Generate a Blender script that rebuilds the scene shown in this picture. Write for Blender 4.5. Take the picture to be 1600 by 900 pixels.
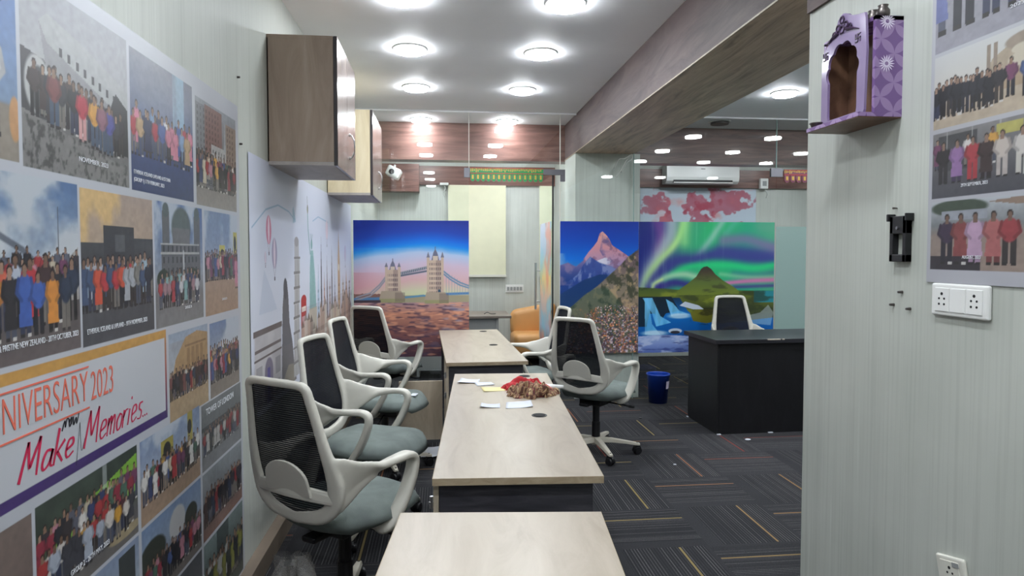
import bpy, bmesh, math, random
import numpy as np
from mathutils import Vector, Matrix
for o in list(bpy.data.objects): bpy.data.objects.remove(o)
S = bpy.context.scene
COL = S.collection
# ------------------------------------------------------------------ camera
cd = bpy.data.cameras.new('camera'); cam = bpy.data.objects.new('camera', cd); COL.objects.link(cam)
cd.sensor_width = 36; cd.lens = 36*1020/1600; cd.shift_y = -15/1600; cd.clip_start = .05
th = math.atan(110/1020); pt = math.radians(2.2)
fw = Vector((math.sin(th)*math.cos(pt), math.cos(th)*math.cos(pt), -math.sin(pt)))
cam.location = (0, 0, 1.5); cam.rotation_euler = fw.to_track_quat('-Z', 'Y').to_euler()
S.camera = cam
# ------------------------------------------------------------------ world, lights, exposure
w = bpy.data.worlds.new('world'); S.world = w; w.use_nodes = True
w.node_tree.nodes['Background'].inputs[0].default_value = (.8, .9, 1, 1)
w.node_tree.nodes['Background'].inputs[1].default_value = .05
S.view_settings.view_transform = 'Standard'; S.view_settings.look = 'None'
S.view_settings.gamma = 1; S.view_settings.use_curve_mapping = False
S.view_settings.exposure = 0.72
SPOTW = 1.5          # watts of each downlight's beam
LAMP = 50.0          # strength of the ceiling downlights
LIGHT_COL = (.90, .955, 1.0)
ZC = 2.91            # ceiling height
YG = 6.55            # glass partition
XL = -.88; XR = 1.36; YB = 9.2

# ------------------------------------------------------------------ material helpers
def lin(c):
    return tuple((x/12.92 if x <= .04045 else ((x+.055)/1.055)**2.4) for x in c)
def rgb(r, g, b): return lin((r/255, g/255, b/255))
def newmat(name):
    m = bpy.data.materials.new(name); m.use_nodes = True
    return m, m.node_tree.nodes, m.node_tree.links, m.node_tree.nodes['Principled BSDF']
def plain(name, col, rough=.5, metal=0, bump=0, bscale=200, spec=.5, vary=.06, trans=0, alpha=1):
    m, n, l, p = newmat(name)
    p.inputs['Roughness'].default_value = rough; p.inputs['Metallic'].default_value = metal
    p.inputs['Specular IOR Level'].default_value = spec
    p.inputs['Transmission Weight'].default_value = trans; p.inputs['Alpha'].default_value = alpha
    tc = n.new('ShaderNodeTexCoord'); nz = n.new('ShaderNodeTexNoise'); nz.inputs['Scale'].default_value = 6
    nz.inputs['Detail'].default_value = 5
    l.new(tc.outputs['Object'], nz.inputs['Vector'])
    mx = n.new('ShaderNodeMix'); mx.data_type = 'RGBA'
    mx.inputs[6].default_value = (*[c*(1-vary*1.5) for c in col], 1); mx.inputs[7].default_value = (*[min(1, c*(1+vary)) for c in col], 1)
    l.new(nz.outputs['Fac'], mx.inputs[0]); l.new(mx.outputs[2], p.inputs['Base Color'])
    if bump:
        n2 = n.new('ShaderNodeTexNoise'); n2.inputs['Scale'].default_value = bscale
        l.new(tc.outputs['Object'], n2.inputs['Vector'])
        b = n.new('ShaderNodeBump'); b.inputs['Strength'].default_value = bump; b.inputs['Distance'].default_value = .002
        l.new(n2.outputs['Fac'], b.inputs['Height']); l.new(b.outputs[0], p.inputs['Normal'])
    return m
def ramp(n, stops):
    r = n.new('ShaderNodeValToRGB'); e = r.color_ramp.elements
    while len(e) < len(stops): e.new(.5)
    for i, (p, c) in enumerate(stops): e[i].position = p; e[i].color = (*c, 1)
    return r
def wood(name, c0, c1, c2, scale, rough=.35, dist=1.5, spec=.5):
    # scale: xyz stretch of the grain noise
    m, n, l, p = newmat(name)
    p.inputs['Roughness'].default_value = rough; p.inputs['Specular IOR Level'].default_value = spec
    tc = n.new('ShaderNodeTexCoord'); mp = n.new('ShaderNodeMapping'); mp.inputs['Scale'].default_value = scale
    l.new(tc.outputs['Object'], mp.inputs['Vector'])
    nz = n.new('ShaderNodeTexNoise'); nz.inputs['Scale'].default_value = 1; nz.inputs['Detail'].default_value = 8
    nz.inputs['Roughness'].default_value = .65; nz.inputs['Distortion'].default_value = dist
    l.new(mp.outputs[0], nz.inputs['Vector'])
    r = ramp(n, [(.3, c0), (.5, c1), (.72, c2)]); l.new(nz.outputs['Fac'], r.inputs[0])
    l.new(r.outputs[0], p.inputs['Base Color'])
    return m
def wallpaper(name, base, line, axis):
    """pale paper with fine upright lines; axis = horizontal coordinate that the lines step along"""
    m, n, l, p = newmat(name)
    p.inputs['Roughness'].default_value = .55
    g = n.new('ShaderNodeNewGeometry'); sp = n.new('ShaderNodeSeparateXYZ'); l.new(g.outputs['Position'], sp.inputs[0])
    hx = sp.outputs[axis]
    cb = n.new('ShaderNodeCombineXYZ'); l.new(hx, cb.inputs[0])
    zz = n.new('ShaderNodeMath'); zz.operation = 'MULTIPLY'; zz.inputs[1].default_value = .012; l.new(sp.outputs[2], zz.inputs[0]); l.new(zz.outputs[0], cb.inputs[1])
    n1 = n.new('ShaderNodeTexNoise'); n1.inputs['Scale'].default_value = 62; n1.inputs['Detail'].default_value = 3; n1.inputs['Roughness'].default_value = .7
    l.new(cb.outputs[0], n1.inputs['Vector'])
    r = ramp(n, [(.36, tuple(c*.90 for c in base)), (.52, base), (.64, base), (.74, line)]); l.new(n1.outputs['Fac'], r.inputs[0])
    # small pale dashes and soft mottling
    n2 = n.new('ShaderNodeTexNoise'); n2.inputs['Scale'].default_value = 2.2; n2.inputs['Detail'].default_value = 6
    l.new(g.outputs['Position'], n2.inputs['Vector'])
    mx = n.new('ShaderNodeMix'); mx.data_type = 'RGBA'; mx.blend_type = 'MULTIPLY'; mx.inputs[0].default_value = 1
    r2 = ramp(n, [(.3, (.86, .87, .86)), (.7, (1, 1, 1))]); l.new(n2.outputs['Fac'], r2.inputs[0])
    l.new(r.outputs[0], mx.inputs[6]); l.new(r2.outputs[0], mx.inputs[7]); l.new(mx.outputs[2], p.inputs['Base Color'])
    return m
M = {}
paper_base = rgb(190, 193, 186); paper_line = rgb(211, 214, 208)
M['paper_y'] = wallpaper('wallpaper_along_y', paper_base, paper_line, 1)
M['paper_x'] = wallpaper('lit_wallpaper_along_x', rgb(206, 209, 203), rgb(224, 226, 221), 0)  # same paper made lighter, light on these walls put into the colour
M['ceiling'] = plain('ceiling_paint', rgb(240, 241, 244), .6, bump=.05, vary=.02)
M['beam_side'] = wood('walnut_laminate', rgb(60, 47, 47), rgb(86, 70, 69), rgb(104, 87, 84), (5, 1.2, 7), .6)
M['beam_under'] = wood('bounce_lit_streaked_walnut', rgb(136, 112, 92), rgb(188, 162, 138), rgb(214, 192, 168), (16, 1.6, 16), .45, 1.0)  # streaked wood, lightened to stand in for light bounced off the floor
M['fascia'] = wood('red_walnut_laminate', rgb(76, 48, 42), rgb(116, 82, 74), rgb(146, 110, 100), (1.1, 7, 12), .35)
M['maple'] = wood('pale_maple_laminate', rgb(158, 146, 131), rgb(171, 160, 145), rgb(180, 170, 156), (9, 2.2, 9), .33, .8)
M['maple_edge'] = wood('maple_edging', rgb(150, 132, 108), rgb(166, 149, 124), rgb(176, 160, 136), (14, 14, 30), .45)
M['maple_side'] = wood('maple_board', rgb(160, 146, 128), rgb(184, 170, 150), rgb(200, 188, 168), (6, 6, 2), .45)
M['charcoal_board'] = wood('charcoal_wood_board', rgb(46, 46, 52), rgb(62, 61, 68), rgb(80, 78, 84), (3, 3, 26), .5)
M['black_board'] = wood('black_wood_board', rgb(12, 12, 16), rgb(18, 18, 22), rgb(26, 25, 30), (9, 9, 2), .45)
M['black_top'] = wood('black_wood_desktop', rgb(30, 30, 35), rgb(40, 40, 46), rgb(50, 50, 56), (2, 9, 9), .4)
M['chip'] = plain('bare_chipboard', rgb(190, 180, 165), .8)
M['cab_body'] = wood('taupe_laminate', rgb(136, 117, 104), rgb(153, 134, 119), rgb(167, 149, 134), (8, 8, 1.5), .5)
M['cab_under'] = wood('grey_laminate', rgb(146, 138, 134), rgb(164, 156, 152), rgb(176, 168, 164), (6, 3, 6), .5)
M['cab_pale'] = wood('cream_maple_laminate', rgb(204, 186, 152), rgb(222, 206, 172), rgb(232, 218, 188), (6, 6, 1.5), .5)
M['cab_door'] = wood('brown_grey_door_laminate', rgb(96, 82, 78), rgb(122, 106, 100), rgb(142, 126, 118), (9, 9, 1.2), .22)
M['cab_edge'] = plain('dark_edging', rgb(52, 46, 48), .5)
M['white_plastic'] = plain('off_white_plastic', rgb(205, 202, 192), .38, vary=.04, bump=.04, bscale=60)
M['grimy_plastic'] = plain('scuffed_white_plastic', rgb(196, 190, 176), .45, vary=.1)
M['black_plastic'] = plain('black_plastic', rgb(20, 20, 24), .45)
M['white'] = plain('white_gloss_plastic', rgb(228, 228, 226), .3, vary=.02)
M['offwhite'] = plain('cream_white_plastic', rgb(214, 212, 202), .4, vary=.02)
M['hole'] = plain('dark_hole', rgb(14, 14, 16), .8)
M['chrome'] = plain('brushed_steel', rgb(190, 190, 192), .28, 1)
M['dull_steel'] = plain('dull_steel', rgb(120, 120, 126), .42, .8)
M['leather'] = plain('tan_leather', rgb(214, 158, 98), .42, bump=.2, bscale=90)
M['blind'] = plain('cream_blind_fabric', rgb(226, 224, 196), .8, bump=.1, bscale=300)
M['blue'] = plain('blue_plastic', rgb(22, 66, 168), .35)
M['paper'] = plain('white_paper', rgb(202, 205, 214), .7, vary=.02)
M['yellow_paper'] = plain('yellow_paper', rgb(222, 208, 150), .7, vary=.02)
M['red_cloth'] = plain('red_cloth', rgb(176, 32, 42), .8, bump=.3, bscale=400)
M['ply'] = plain('raw_plywood', rgb(120, 106, 92), .8, vary=.15)
M['grey_wood'] = wood('grey_brown_desktop', rgb(96, 86, 80), rgb(116, 106, 98), rgb(132, 122, 114), (2, 9, 9), .45)
M['grey_board'] = plain('grey_board', rgb(150, 152, 152), .6)
M['cable'] = plain('white_cable', rgb(205, 208, 204), .5)
M['metal_dark'] = plain('tarnished_metal', rgb(96, 90, 88), .35, .8)

def fabric(name, c, c2, sc=220):
    m, n, l, p = newmat(name); p.inputs['Roughness'].default_value = .85
    tc = n.new('ShaderNodeTexCoord'); nz = n.new('ShaderNodeTexNoise'); nz.inputs['Scale'].default_value = 7; nz.inputs['Detail'].default_value = 6
    l.new(tc.outputs['Object'], nz.inputs[0]); r = ramp(n, [(.3, c2), (.65, c)]); l.new(nz.outputs['Fac'], r.inputs[0]); l.new(r.outputs[0], p.inputs['Base Color'])
    ck = n.new('ShaderNodeTexChecker'); ck.inputs['Scale'].default_value = sc; l.new(tc.outputs['Object'], ck.inputs['Vector'])
    b = n.new('ShaderNodeBump'); b.inputs['Strength'].default_value = .35; b.inputs['Distance'].default_value = .001
    l.new(ck.outputs['Fac'], b.inputs['Height']); l.new(b.outputs[0], p.inputs['Normal'])
    return m
M['seat_fabric'] = fabric('grey_green_seat_fabric', rgb(118, 128, 124), rgb(92, 100, 98))

def mesh_mat():
    m, n, l, p = newmat('black_mesh_fabric'); p.inputs['Roughness'].default_value = .6
    p.inputs['Base Color'].default_value = (*rgb(20, 22, 30), 1); p.inputs['Specular IOR Level'].default_value = .15
    tc = n.new('ShaderNodeTexCoord'); sp = n.new('ShaderNodeSeparateXYZ'); l.new(tc.outputs['Object'], sp.inputs[0])
    mu = n.new('ShaderNodeMath'); mu.operation = 'MULTIPLY'; mu.inputs[1].default_value = 2*math.pi/.0085; l.new(sp.outputs[2], mu.inputs[0])
    s = n.new('ShaderNodeMath'); s.operation = 'SINE'; l.new(mu.outputs[0], s.inputs[0])
    g = n.new('ShaderNodeMath'); g.operation = 'GREATER_THAN'; g.inputs[1].default_value = .62; l.new(s.outputs[0], g.inputs[0])
    k = n.new('ShaderNodeMath'); k.operation = 'MULTIPLY'; k.inputs[1].default_value = .10; l.new(g.outputs[0], k.inputs[0])
    iv = n.new('ShaderNodeMath'); iv.operation = 'SUBTRACT'; iv.inputs[0].default_value = .985; l.new(k.outputs[0], iv.inputs[1])
    l.new(iv.outputs[0], p.inputs['Alpha'])
    return m
M['mesh'] = mesh_mat()

def glass_mat(name, tint, refl=1.9):
    m = bpy.data.materials.new(name); m.use_nodes = True; n = m.node_tree.nodes; l = m.node_tree.links
    n.clear(); out = n.new('ShaderNodeOutputMaterial'); tr = n.new('ShaderNodeBsdfTransparent'); tr.inputs[0].default_value = (*tint, 1)
    gl = n.new('ShaderNodeBsdfGlossy'); gl.inputs['Roughness'].default_value = .0; gl.inputs[0].default_value = (.95, 1, .98, 1)
    fr = n.new('ShaderNodeFresnel'); fr.inputs[0].default_value = 1.5
    ge = n.new('ShaderNodeNewGeometry'); iv = n.new('ShaderNodeMath'); iv.operation = 'SUBTRACT'; iv.inputs[0].default_value = 1; l.new(ge.outputs['Backfacing'], iv.inputs[1])
    mu = n.new('ShaderNodeMath'); mu.operation = 'MULTIPLY'; l.new(fr.outputs[0], mu.inputs[0]); l.new(iv.outputs[0], mu.inputs[1])
    m2 = n.new('ShaderNodeMath'); m2.operation = 'MULTIPLY'; m2.use_clamp = True; m2.inputs[1].default_value = refl; l.new(mu.outputs[0], m2.inputs[0])
    mx = n.new('ShaderNodeMixShader'); l.new(m2.outputs[0], mx.inputs[0]); l.new(tr.outputs[0], mx.inputs[1]); l.new(gl.outputs[0], mx.inputs[2]); l.new(mx.outputs[0], out.inputs[0])
    return m
M['glass'] = glass_mat('clear_partition_glass', (.975, .99, .985))
def frosted():
    m, n, l, p = newmat('frosted_film'); p.inputs['Base Color'].default_value = (*rgb(150, 176, 170), 1); p.inputs['Roughness'].default_value = .5
    p.inputs['Alpha'].default_value = .8
    return m
M['frost'] = frosted()
def plastic_wrap():
    m, n, l, p = newmat('clear_plastic_wrap'); p.inputs['Base Color'].default_value = (.75, .73, .7, 1); p.inputs['Roughness'].default_value = .12
    p.inputs['Alpha'].default_value = .22
    return m
M['wrap'] = plastic_wrap()
def emit(name, col, s):
    m = bpy.data.materials.new(name); m.use_nodes = True; n = m.node_tree.nodes; n.clear()
    o = n.new('ShaderNodeOutputMaterial'); e = n.new('ShaderNodeEmission'); e.inputs[0].default_value = (*col, 1); e.inputs[1].default_value = s
    m.node_tree.links.new(e.outputs[0], o.inputs[0]); return m
M['lamp'] = emit('downlight_diffuser', LIGHT_COL, LAMP)
def vcol(name, rough=.35, spec=.4):
    m, n, l, p = newmat(name); p.inputs['Roughness'].default_value = rough; p.inputs['Specular IOR Level'].default_value = spec
    a = n.new('ShaderNodeAttribute'); a.attribute_name = 'print'; l.new(a.outputs['Color'], p.inputs['Base Color']); return m
M['print'] = vcol('printed_vinyl'); M['print_matt'] = vcol('printed_paper', .5)
M['cloth_print'] = vcol('patterned_cloth', .9)

def carpet():
    m, n, l, p = newmat('striped_carpet_tiles'); p.inputs['Roughness'].default_value = .95; p.inputs['Specular IOR Level'].default_value = .15
    def mt(op, a, b=None, c=None):
        q = n.new('ShaderNodeMath'); q.operation = op
        for i, v in enumerate((a, b, c)):
            if v is None: continue
            if isinstance(v, (int, float)): q.inputs[i].default_value = v
            else: l.new(v, q.inputs[i])
        return q.outputs[0]
    g = n.new('ShaderNodeNewGeometry'); sp = n.new('ShaderNodeSeparateXYZ'); l.new(g.outputs['Position'], sp.inputs[0])
    u = mt('DIVIDE', mt('ADD', sp.outputs[0], -.82+.5365*20), .5365); v = mt('DIVIDE', mt('ADD', sp.outputs[1], -3.173+.499*20), .499)
    iu, iv = mt('FLOOR', u), mt('FLOOR', v); fu, fv = mt('FRACT', u), mt('FRACT', v)
    par = mt('MODULO', mt('ADD', iu, iv), 2)                    # odd: lines run away from the viewer
    def sel(a, b): return mt('ADD', mt('MULTIPLY', par, a), mt('MULTIPLY', mt('SUBTRACT', 1, par), b))
    s = sel(fu, fv); tt = sel(fv, fu)
    tid = n.new('ShaderNodeCombineXYZ'); l.new(iu, tid.inputs[0]); l.new(iv, tid.inputs[1])
    wn = n.new('ShaderNodeTexWhiteNoise'); wn.noise_dimensions = '2D'; l.new(tid.outputs[0], wn.inputs['Vector'])
    # stripes
    st = mt('FLOOR', mt('MULTIPLY', s, 34)); cc = n.new('ShaderNodeCombineXYZ'); l.new(st, cc.inputs[0]); l.new(mt('ADD', mt('MULTIPLY', iu, 3.1), iv), cc.inputs[1])
    w2 = n.new('ShaderNodeTexWhiteNoise'); w2.noise_dimensions = '2D'; l.new(cc.outputs[0], w2.inputs['Vector'])
    fs = mt('FRACT', mt('MULTIPLY', s, 34))
    groove = mt('LESS_THAN', fs, .3)
    # stripe contrast only over part of the tile width
    zone = mt('MULTIPLY', mt('GREATER_THAN', s, .14), mt('LESS_THAN', s, .96))
    lightstripe = mt('MULTIPLY', mt('MULTIPLY', groove, zone), mt('ADD', .35, mt('MULTIPLY', w2.outputs['Value'], .9)))
    base = mt('ADD', .36, mt('MULTIPLY', wn.outputs['Value'], .12))
    val = mt('ADD', mt('SUBTRACT', base, mt('MULTIPLY', zone, .18)), mt('MULTIPLY', lightstripe, .5))
    nz = n.new('ShaderNodeTexNoise'); nz.inputs['Scale'].default_value = 160; nz.inputs['Detail'].default_value = 3; l.new(g.outputs['Position'], nz.inputs['Vector'])
    nb = n.new('ShaderNodeTexNoise'); nb.inputs['Scale'].default_value = 2.5; nb.inputs['Detail'].default_value = 6; l.new(g.outputs['Position'], nb.inputs['Vector'])
    val = mt('MULTIPLY', val, mt('ADD', .45, mt('MULTIPLY', nz.outputs['Fac'], 1.1))); val = mt('ADD', val, mt('MULTIPLY', mt('SUBTRACT', nb.outputs['Fac'], .5), .22))
    r = ramp(n, [(0, rgb(26, 26, 29)), (.45, rgb(50, 50, 53)), (1, rgb(100, 98, 100))]); l.new(val, r.inputs[0])
    line = mt('MULTIPLY', mt('MULTIPLY', mt('GREATER_THAN', s, .70), mt('LESS_THAN', s, .722)), mt('MULTIPLY', mt('GREATER_THAN', tt, .01), mt('LESS_THAN', tt, .99)))
    lr = ramp(n, [(0, rgb(150, 132, 84)), (.35, rgb(160, 140, 92)), (.6, rgb(158, 112, 78)), (1, rgb(138, 62, 54))]); l.new(wn.outputs['Value'], lr.inputs[0])
    mx = n.new('ShaderNodeMix'); mx.data_type = 'RGBA'; l.new(mt('MULTIPLY', line, .62), mx.inputs[0]); l.new(r.outputs[0], mx.inputs[6]); l.new(lr.outputs[0], mx.inputs[7])
    l.new(mx.outputs[2], p.inputs['Base Color'])
    b = n.new('ShaderNodeBump'); b.inputs['Strength'].default_value = .4; b.inputs['Distance'].default_value = .003; l.new(nz.outputs['Fac'], b.inputs['Height']); l.new(b.outputs[0], p.inputs['Normal'])
    return m
M['carpet'] = carpet()
def petals():
    """lilac vinyl with overlapping petal circles, on local y,z"""
    m, n, l, p = newmat('lilac_petal_vinyl'); p.inputs['Roughness'].default_value = .25
    tc = n.new('ShaderNodeTexCoord'); sp = n.new('ShaderNodeSeparateXYZ'); l.new(tc.outputs['Object'], sp.inputs[0])
    def mt(op, a, b=None):
        q = n.new('ShaderNodeMath'); q.operation = op
        for i, v in enumerate((a, b)):
            if v is None: continue
            if isinstance(v, (int, float)): q.inputs[i].default_value = v
            else: l.new(v, q.inputs[i])
        return q.outputs[0]
    h = mt('DIVIDE', mt('ADD', mt('ADD', sp.outputs[0], sp.outputs[1]), 5.0), .085); v = mt('DIVIDE', mt('ADD', sp.outputs[2], 5.0), .085)
    def cnt(dx, dy):
        a = mt('SUBTRACT', mt('FRACT', mt('ADD', h, dx)), .5); b = mt('SUBTRACT', mt('FRACT', mt('ADD', v, dy)), .5)
        return mt('LESS_THAN', mt('ADD', mt('MULTIPLY', a, a), mt('MULTIPLY', b, b)), .25)
    sm = mt('SUBTRACT', mt('ADD', cnt(0, 0), cnt(.5, .5)), 1); sm = mt('ABSOLUTE', sm)
    mx = n.new('ShaderNodeMix'); mx.data_type = 'RGBA'; l.new(sm, mx.inputs[0]); mx.inputs[6].default_value = (*rgb(116, 88, 138), 1); mx.inputs[7].default_value = (*rgb(150, 124, 168), 1)
    l.new(mx.outputs[2], p.inputs['Base Color']); return m
M['petals'] = petals()
M['lilac'] = plain('glossy_lilac_film', rgb(136, 118, 156), .12, spec=.8)
M['dark_violet'] = plain('dark_violet', rgb(58, 38, 66), .4)
M['brown_in'] = wood('brown_back_board', rgb(84, 58, 46), rgb(110, 80, 62), rgb(130, 98, 76), (6, 6, 3), .4)
M['white_print'] = plain('white_flower_print', rgb(226, 214, 236), .4)

# ------------------------------------------------------------------ geometry helpers
def obj(name, me_or_bm, mat, parent=None, label=None, smooth=False, bevel=0, seg=2):
    if isinstance(me_or_bm, bmesh.types.BMesh):
        me = bpy.data.meshes.new(name); me_or_bm.normal_update(); me_or_bm.to_mesh(me); me_or_bm.free()
    else: me = me_or_bm
    o = bpy.data.objects.new(name, me); COL.objects.link(o)
    if mat: me.materials.clear(); me.materials.append(M[mat] if isinstance(mat, str) else mat)
    if parent: o.parent = parent
    if smooth:
        for p in me.polygons: p.use_smooth = True
    if bevel:
        b = o.modifiers.new('edge', 'BEVEL'); b.width = bevel; b.segments = seg; b.limit_method = 'ANGLE'
    if label: o['label'] = label
    return o
def thing(name, label, cat, loc=(0, 0, 0), rz=0, group=None):
    o = bpy.data.objects.new(name, None); COL.objects.link(o); o.location = loc; o.rotation_euler = (0, 0, rz)
    o['label'] = label; o['category'] = cat
    if group: o['group'] = group
    return o
def tag(o, label, cat, group=None, kind=None):
    o['label'] = label; o['category'] = cat
    if group: o['group'] = group
    if kind: o['kind'] = kind
    return o
def struct(o): o['kind'] = 'structure'; return o
def bx(bm, x0, x1, y0, y1, z0, z1, mat=None):
    r = bmesh.ops.create_cube(bm, size=1)['verts']
    bmesh.ops.scale(bm, vec=(x1-x0, y1-y0, z1-z0), verts=r); bmesh.ops.translate(bm, vec=((x0+x1)/2, (y0+y1)/2, (z0+z1)/2), verts=r)
    if mat is not None: bmesh.ops.transform(bm, matrix=mat, verts=r)
    return r
def BX(*a):
    bm = bmesh.new()
    if isinstance(a[0], (tuple, list)):
        for q in a: bx(bm, *q)
    else: bx(bm, *a)
    return bm
def cyl(bm, p0, p1, r0, r1=None, n=16, caps=True):
    r1 = r0 if r1 is None else r1; p0, p1 = Vector(p0), Vector(p1); d = p1-p0
    q = Vector((0, 0, 1)).rotation_difference(d.normalized()).to_matrix().to_4x4()
    mt = Matrix.Translation((p0+p1)/2) @ q
    return bmesh.ops.create_cone(bm, cap_ends=caps, segments=n, radius1=r0, radius2=r1, depth=d.length, matrix=mt)['verts']
def CY(p0, p1, r0, r1=None, n=16):
    bm = bmesh.new(); cyl(bm, p0, p1, r0, r1, n); return bm
def tube(bm, pts, r, n=8, closed=False):
    pts = [Vector(p) for p in pts]; rings = []
    up = Vector((0, 0, 1))
    for i, p in enumerate(pts):
        a = pts[i-1] if i > 0 else p; b = pts[i+1] if i < len(pts)-1 else p
        t = (b-a).normalized(); s = t.cross(up)
        if s.length < 1e-3: s = t.cross(Vector((1, 0, 0)))
        s.normalize(); u = s.cross(t)
        rr = r[i] if isinstance(r, (list, tuple)) else r
        rings.append([bm.verts.new(p+(s*math.cos(k*2*math.pi/n)+u*math.sin(k*2*math.pi/n))*rr) for k in range(n)])
    for a, b in zip(rings, rings[1:]):
        for k in range(n): bm.faces.new((a[k], a[(k+1) % n], b[(k+1) % n], b[k]))
    bm.faces.new(rings[0][::-1]); bm.faces.new(rings[-1])
def smoothpts(pts, k=6):
    """Catmull-Rom through tuples of any length"""
    P = [np.array(p, float) for p in pts]; P = [2*P[0]-P[1]]+P+[2*P[-1]-P[-2]]; out = []
    for i in range(1, len(P)-2):
        for j in range(k):
            t = j/k; a, b, c, d = P[i-1:i+3]
            out.append(.5*((2*b)+(-a+c)*t+(2*a-5*b+4*c-d)*t*t+(-a+3*b-3*c+d)*t**3))
    out.append(P[-2]); return out
def sweep(bm, pts, nseg=12):
    """pts rows: x,y,z, nx,ny,nz (thickness direction), width, thickness; superellipse section"""
    rings = []; L = len(pts)
    for i, p in enumerate(pts):
        c = Vector(p[:3]); a = Vector(pts[max(0, i-1)][:3]); b = Vector(pts[min(L-1, i+1)][:3]); t = (b-a).normalized()
        nn = Vector(p[3:6]); wd = t.cross(nn).normalized(); nn = wd.cross(t).normalized()
        ring = []
        for k in range(nseg):
            an = 2*math.pi*(k+.5)/nseg; cx, sx = math.cos(an), math.sin(an)
            e = .6
            ring.append(bm.verts.new(c+wd*(math.copysign(abs(cx)**e, cx)*p[6]/2)+nn*(math.copysign(abs(sx)**e, sx)*p[7]/2)))
        rings.append(ring)
    for a, b in zip(rings, rings[1:]):
        for k in range(nseg): bm.faces.new((a[k], a[(k+1) % nseg], b[(k+1) % nseg], b[k]))
    bm.faces.new(rings[0][::-1]); bm.faces.new(rings[-1])
def prism(bm, poly, y0, y1, f):
    """poly of 2D points, f maps (a,b,t)->xyz, t from y0 to y1"""
    A = [bm.verts.new(f(a, b, y0)) for a, b in poly]; B = [bm.verts.new(f(a, b, y1)) for a, b in poly]
    bm.faces.new(A); bm.faces.new(B[::-1]); n = len(poly)
    for i in range(n): bm.faces.new((A[i], B[i], B[(i+1) % n], A[(i+1) % n]))
    bmesh.ops.recalc_face_normals(bm, faces=bm.faces)
def rbox(x0, x1, y0, y1, z0, z1, r, seg=4, dome=0, nx=14):
    """soft cushion box"""
    bm = bmesh.new(); bx(bm, x0, x1, y0, y1, z0, z1)
    bmesh.ops.bevel(bm, geom=list(bm.edges), offset=r, segments=seg, affect='EDGES', profile=.5)
    return bm
def copytree(o, parent=None):
    c = o.copy(); COL.objects.link(c)
    if parent: c.parent = parent
    for ch in list(o.children): copytree(ch, c)
    return c
def text(s, size, mat, origin, xdir, up, parent, name='lettering', shear=0, off=0, sx=1.0, align='LEFT', ext=.0004):
    cu = bpy.data.curves.new(name, 'FONT'); cu.body = s; cu.size = size; cu.shear = shear; cu.offset = off; cu.extrude = ext; cu.align_x = align
    o = bpy.data.objects.new(name, cu); COL.objects.link(o); cu.materials.append(M[mat])
    X = Vector(xdir).normalized(); Y = Vector(up).normalized(); Z = X.cross(Y)
    m = Matrix((X*sx, Y, Z)).transposed().to_4x4(); m.translation = Vector(origin)
    dg = bpy.context.evaluated_depsgraph_get(); me = bpy.data.meshes.new_from_object(o.evaluated_get(dg)); bpy.data.objects.remove(o)
    o = bpy.data.objects.new(name, me); COL.objects.link(o); me.materials.clear(); me.materials.append(M[mat])
    if parent: o.parent = parent
    o.matrix_local = m; o['wd'] = max(v.co.x for v in me.vertices)*sx
    return o

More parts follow.
